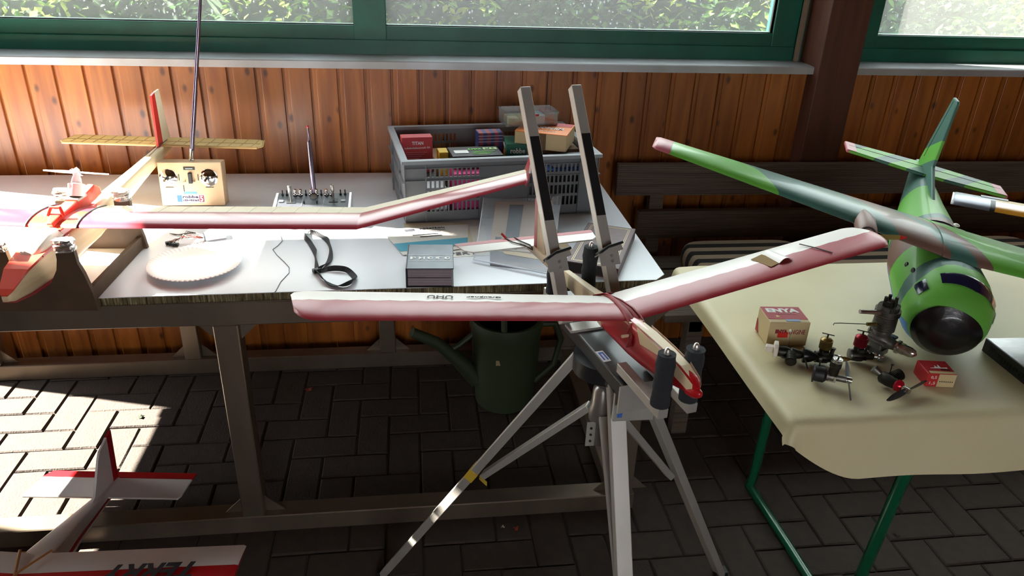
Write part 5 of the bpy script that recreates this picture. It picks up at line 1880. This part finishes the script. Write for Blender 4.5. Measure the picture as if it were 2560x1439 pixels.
part('exhaust_pipe', G().tube([(-.012, -.022, zc + .066), (-.020, -.036, zc + .068), (-.034, -.060, zc + .070)], [.006, .0048, .0046], 12), m_sil, o, smooth=True)
part('needle_body', G().cyl((-.012, -.022, zc + .040), (-.022, -.040, zc + .040), .004, n=10), m_brs, o, smooth=40)
part('needle_wire', G().tube([(-.022, -.040, zc + .040), (-.052, -.090, zc + .044), (-.060, -.100, zc + .043), (-.060, -.102, zc + .039)], .0009, 6), m_dkm, o)
part('drive_hub', G().lathe((.029, 0, zc), (.046, 0, zc), [(0, .010), (.15, .0145), (.4, .0145), (.45, .009), (.6, .009), (.65, .012), (1, .012)], 20), m_sil, o, smooth=40)
part('spinner_nut', G().lathe((.046, 0, zc), (.072, 0, zc), [(0, .0105), (.5, .0105), (.8, .008), (1, .002)], 16), m_sil, o, smooth=50)
part('support_block', G().box((-.004, 0, .010), (.03, .028, .012)), m_cast, o)
# black radial-mount engine with grey propeller
o = thing('model_engine', 'black engine with round rear tank and grey propeller', 'engine', (.800, 1.146, ZP), (0, 0, -.50), 'model engines on the paper')
zc = .0165
part('rear_tank', G().lathe((-.034, 0, zc), (-.010, 0, zc), [(0, .012), (.1, .0155), (.8, .0155), (1, .011)], 20), m_black, o, smooth=40)
part('mount_ring', G().prism([(math.cos(a) * (.019 if k % 2 else .0145), math.sin(a) * (.019 if k % 2 else .0145)) for k, a in enumerate([2 * PI * q_ / 8 for q_ in range(8)])], -.0015, .0015, basis((-.034, 0, zc), (0, 1, 0), (0, 0, 1))), m_black, o)
part('needle_valve', G().cyl((-.026, .004, zc + .012), (-.027, .004, zc + .028), .0014, n=8), m_dkm, o)
part('needle_cap', G().cyl((-.027, .004, zc + .027), (-.027, .004, zc + .031), .003, n=10), m_dkm, o)
part('crankcase', G().lathe((-.012, 0, zc), (.026, 0, zc), [(0, .010), (.4, .0105), (.45, .007), (1, .0065)], 16), m_cast, o, smooth=40)
part('case_block', G().box((0, 0, zc - .001), (.015, .018, .014)), m_sil, o, bevel=.001, seg=1)
part('cylinder', G().lathe((.0, 0, zc + .006), (.002, .0, zc + .034), [(0, .0095), (.55, .0095), (.6, .011), (1, .0105)], 18), m_dkm, o, smooth=40)
part('glow_head', fins((.002, 0, zc + .034), (.0025, 0, zc + .042), .0095, 4), m_sil, o)
part('glow_plug', G().cyl((.0025, 0, zc + .042), (.003, 0, zc + .049), .0022, n=8), m_sil, o)
ph = part('propeller_hub', G().cyl((.026, 0, zc), (.036, 0, zc), .0065, n=14), m_sil, o, smooth=40)
m_pg = mat('prop_grey', '#55565a', .4)
blade((.030, 0, zc), (.12, -.95, -.25), (1, 0, 0), .052, .0068, .55, 'propeller_blade', [m_pg], ph)
blade((.030, 0, zc), (-.12, .95, .25), (1, 0, 0), .052, .0068, .55, 'propeller_blade', [m_pg], ph)
# small engine with red ring and black propeller
o = thing('model_engine', 'small engine with bright red collar and black propeller', 'engine', (.912, 1.118, ZP), (0, 0, -1.15), 'model engines on the paper')
zc = .0150
part('crankcase', G().lathe((-.028, 0, zc), (.010, 0, zc), [(0, .009), (.1, .012), (.5, .0125), (1, .009)], 18), m_dkm, o, smooth=40)
part('cylinder_fins', fins((-.010, .006, zc + .003), (-.006, .030, zc + .008), .0115, 7), m_dkm, o)
part('carburettor', G().lathe((-.026, -.002, zc + .004), (-.040, -.010, zc + .014), [(0, .006), (.6, .007), (1, .008)], 14), m_cast, o, smooth=40)
part('needle_valve', G().cyl((-.014, .004, zc + .008), (-.014, .004, zc + .034), .0010, n=6), m_dkm, o)
part('needle_cap', G().cyl((-.014, .004, zc + .032), (-.014, .004, zc + .035), .003, n=10), m_dkm, o)
part('red_collar', G().lathe((.006, 0, zc), (.020, 0, zc), [(0, .010), (.2, .0125), (.7, .011), (1, .006)], 18), mat('red_bright', '#c01a30', .25, .5), o, smooth=40)
part('driver_block', G().box((.021, 0, zc), (.010, .010, .010)), m_sil, o, bevel=.001, seg=1)
ph = part('propeller_hub', G().cyl((.024, 0, zc), (.034, 0, zc), .0058, n=14), m_sil, o, smooth=40)
for e in (-1, 1):
    blade((.029, 0, zc + .0), (.05 * e, .98 * e, .10 * e), (1, 0, 0), .056, .0070, .45, 'propeller_blade', [mat('prop_black', '#1e2226', .35)], ph)

# boxes and book ------------------------------------------------------------------------------
e_ = thing('engine_box', 'cream and red engine box lettered ENYA standing on the paper', 'box', (.782, 1.330, ZP - .001), (0, 0, -.09))
w, d, h = .086, .070, .056
m_ecream = mat('enya_cream', '#c9b487', .55)
m_ered = mat('enya_red', '#a82a38', .5)
part('body', G().box2((-w / 2, -d / 2, 0), (w / 2, d / 2, h)), m_ecream, e_, bevel=.001, seg=1)
part('lid_print', G().box2((-w / 2 + .0005, -d / 2 + .014, h), (w / 2 - .0005, d / 2 - .0005, h + .0006)), m_ered, e_)
TE = TP(w, d, h)
lettering('ENYA', TE @ Matrix.Translation((.008, .043, 0)), .070, .018, m_wtxt, e_, bold=.05)
lettering('MODEL ENGINE', TE @ Matrix.Translation((.022, .035, 0)), .048, .005, mat('print_pink', '#d08a90', .5), e_)
st_ = [(.0062 * math.cos(PI / 2 + k * PI / 5) * (1 if k % 2 == 0 else .42), .0062 * math.sin(PI / 2 + k * PI / 5) * (1 if k % 2 == 0 else .42)) for k in range(10)]
decal(TE @ Matrix.Translation((.024, .026, 0)), st_, mat('star_gold', '#d8b878', .5), e_, 'star')
decal(TE @ Matrix.Translation((.036, .004, 0)), rect(0, 0, .030, .009), mat('label_paleblue', '#8aa4c4', .5), e_, 'blue_label')
FE = FR(w, d)
lettering('ENYA', FE @ Matrix.Translation((.014, .030, 0)), .026, .009, mat('print_darkred', '#8a1c28', .5), e_, bold=.06)
lettering('ENGINE', FE @ Matrix.Translation((.044, .028, 0)), .034, .011, MATS['print_darkred'], e_)
decal(FE @ Matrix.Translation((.020, .020, .0003)), rect(0, 0, .022, .013), mat('sticker_red', '#d02418', .5), e_, 'red_sticker')
decal(basis((-w / 2 - .0004, d / 2, 0), (0, -1, 0), (0, 0, 1)), [(.001, .001), (.02, .001), (.004, .030), (.001, .030)], m_ered, e_, 'side_print')

rb = thing('carburettor_box', 'small red and cream box with printed numbers on the paper', 'box', (1.018, 1.145, ZP - .001), (0, 0, -.16))
w, d, h = .056, .050, .030
m_rbox = mat('redbox', '#b8242a', .5)
part('body', G().box2((-w / 2, -d / 2, 0), (w / 2, d / 2, h)), m_rbox, rb, bevel=.001, seg=1)
part('front_panel', G().box2((-w / 2 + .022, -d / 2 - .0004, .0008), (w / 2 - .0008, -d / 2 + .001, h - .0008)), m_ecream, rb)
lettering('0,5', FR(w, d) @ Matrix.Translation((.007, .018, 0)), .011, .007, m_wtxt, rb)
lettering('1,5', FR(w, d) @ Matrix.Translation((.007, .005, 0)), .011, .007, m_wtxt, rb)
for k in range(7):
    decal(FR(w, d) @ Matrix.Translation((.026 + k * .004, .013, .0004)), [(.0012 * math.cos(a), .0012 * math.sin(a)) for a in [2 * PI * q_ / 8 for q_ in range(8)]], m_ink, rb, 'print_dot')
TR = TP(w, d, h)
decal(TR @ Matrix.Translation((.012, .012, 0)), [(0, .008), (.010, .010), (.012, .018), (.016, .010), (.020, .022), (.022, .010), (.034, .012), (.034, .008)], m_wtxt, rb, 'engine_drawing')
decal(TR @ Matrix.Translation((.030, .013, .0003)), rect(0, 0, .018, .003), m_ink, rb, 'drawing_shaft')
decal(TR @ Matrix.Translation((.004, .0005, 0)), rect(0, 0, .05, .008), m_ecream, rb, 'lid_edge_print')

bk = thing('book', 'black-spined book with glossy grey photo cover beside the green plane', 'book', (1.305, 1.140, ZP - .001), (0, 0, -.04))
w, d, h = .215, .205, .030
m_cov = mat('cover_window_sheen', '#aab2c0', .2, var=(9, '#e4eaf2', .12), coat=.3, scale3=(1.2, 3, 1))  # pale tones put the bright window's reflection into the cover colour
part('cover', G().box2((-w / 2, -d / 2, h - .0025), (w / 2, d / 2, h)), m_cov, bk)
part('cover', G().box2((-w / 2, -d / 2, 0), (w / 2, d / 2, .0025)), c_blk, bk)
part('spine', G().box2((-w / 2 - .001, -d / 2, 0), (-w / 2 + .002, d / 2, h)), mat('spine_black', '#1a1c1e', .35), bk)
part('page_block', G().box2((-w / 2 + .002, -d / 2 + .003, .0025), (w / 2 - .003, d / 2 - .003, h - .0025)), m_sheet, bk)
lettering('Modellflug', basis((-w / 2 - .0014, -.075, h - .008), (0, 1, 0), (0, 0, -1)), .16, .016, mat('spine_ink', '#050505', .6), bk)

# litter on the paving ---------------------------------------------------------------------------
def leaf(loc, rz, s, m_, label):
    pts = []
    for k in range(12):
        a = 2 * PI * k / 12
        rr = s * (1.0 if k % 2 == 0 else .62) * (1.25 if k == 0 else 1)
        pts.append(V((rr * math.cos(a), rr * math.sin(a) * .75, .003 + .004 * math.sin(2 * a + s * 900))))
    g = G()
    g._add([V((0, 0, .0035))] + pts, [(0, 1 + k, 1 + (k + 1) % 12) for k in range(12)])
    o = part('dry_leaf', g, m_, None, loc=(loc[0], loc[1], .0), rot=(0, 0, rz), solid=.0006)
    tag(o, label, 'leaf', 'dry leaves on the paving')


m_lf = mat('leaf_rust', '#8a3a20', .7)
m_lf2 = mat('leaf_tan', '#8a6a3a', .7)
for (x, y, a, s, m_, lb) in ((-.385, 2.30, .5, .016, m_lf, 'rust-red dry leaf lying near the rear table rail'), (.262, 1.565, 1.2, .011, m_lf, 'small rust-red leaf beside the front table rail near the tripod'), (-.52, 1.71, 2.1, .015, m_lf2, 'curled tan leaf against the front rail beside the table leg'), (-.91, 2.175, .9, .013, mat('moss_dark', '#2c3a20', .9), 'dark mossy leaf scrap in the sunlit patch of paving'), (1.33, 1.44, 2.6, .010, mat('scrap_dark', '#26241f', .9), 'dark leaf scrap on paving under the folding table'), (.225, 1.572, .2, .006, mat('scrap_pale', '#a8a08a', .8), 'tiny pale leaf crumb beside the front table rail')):
    leaf((x, y), a, s, m_, lb)
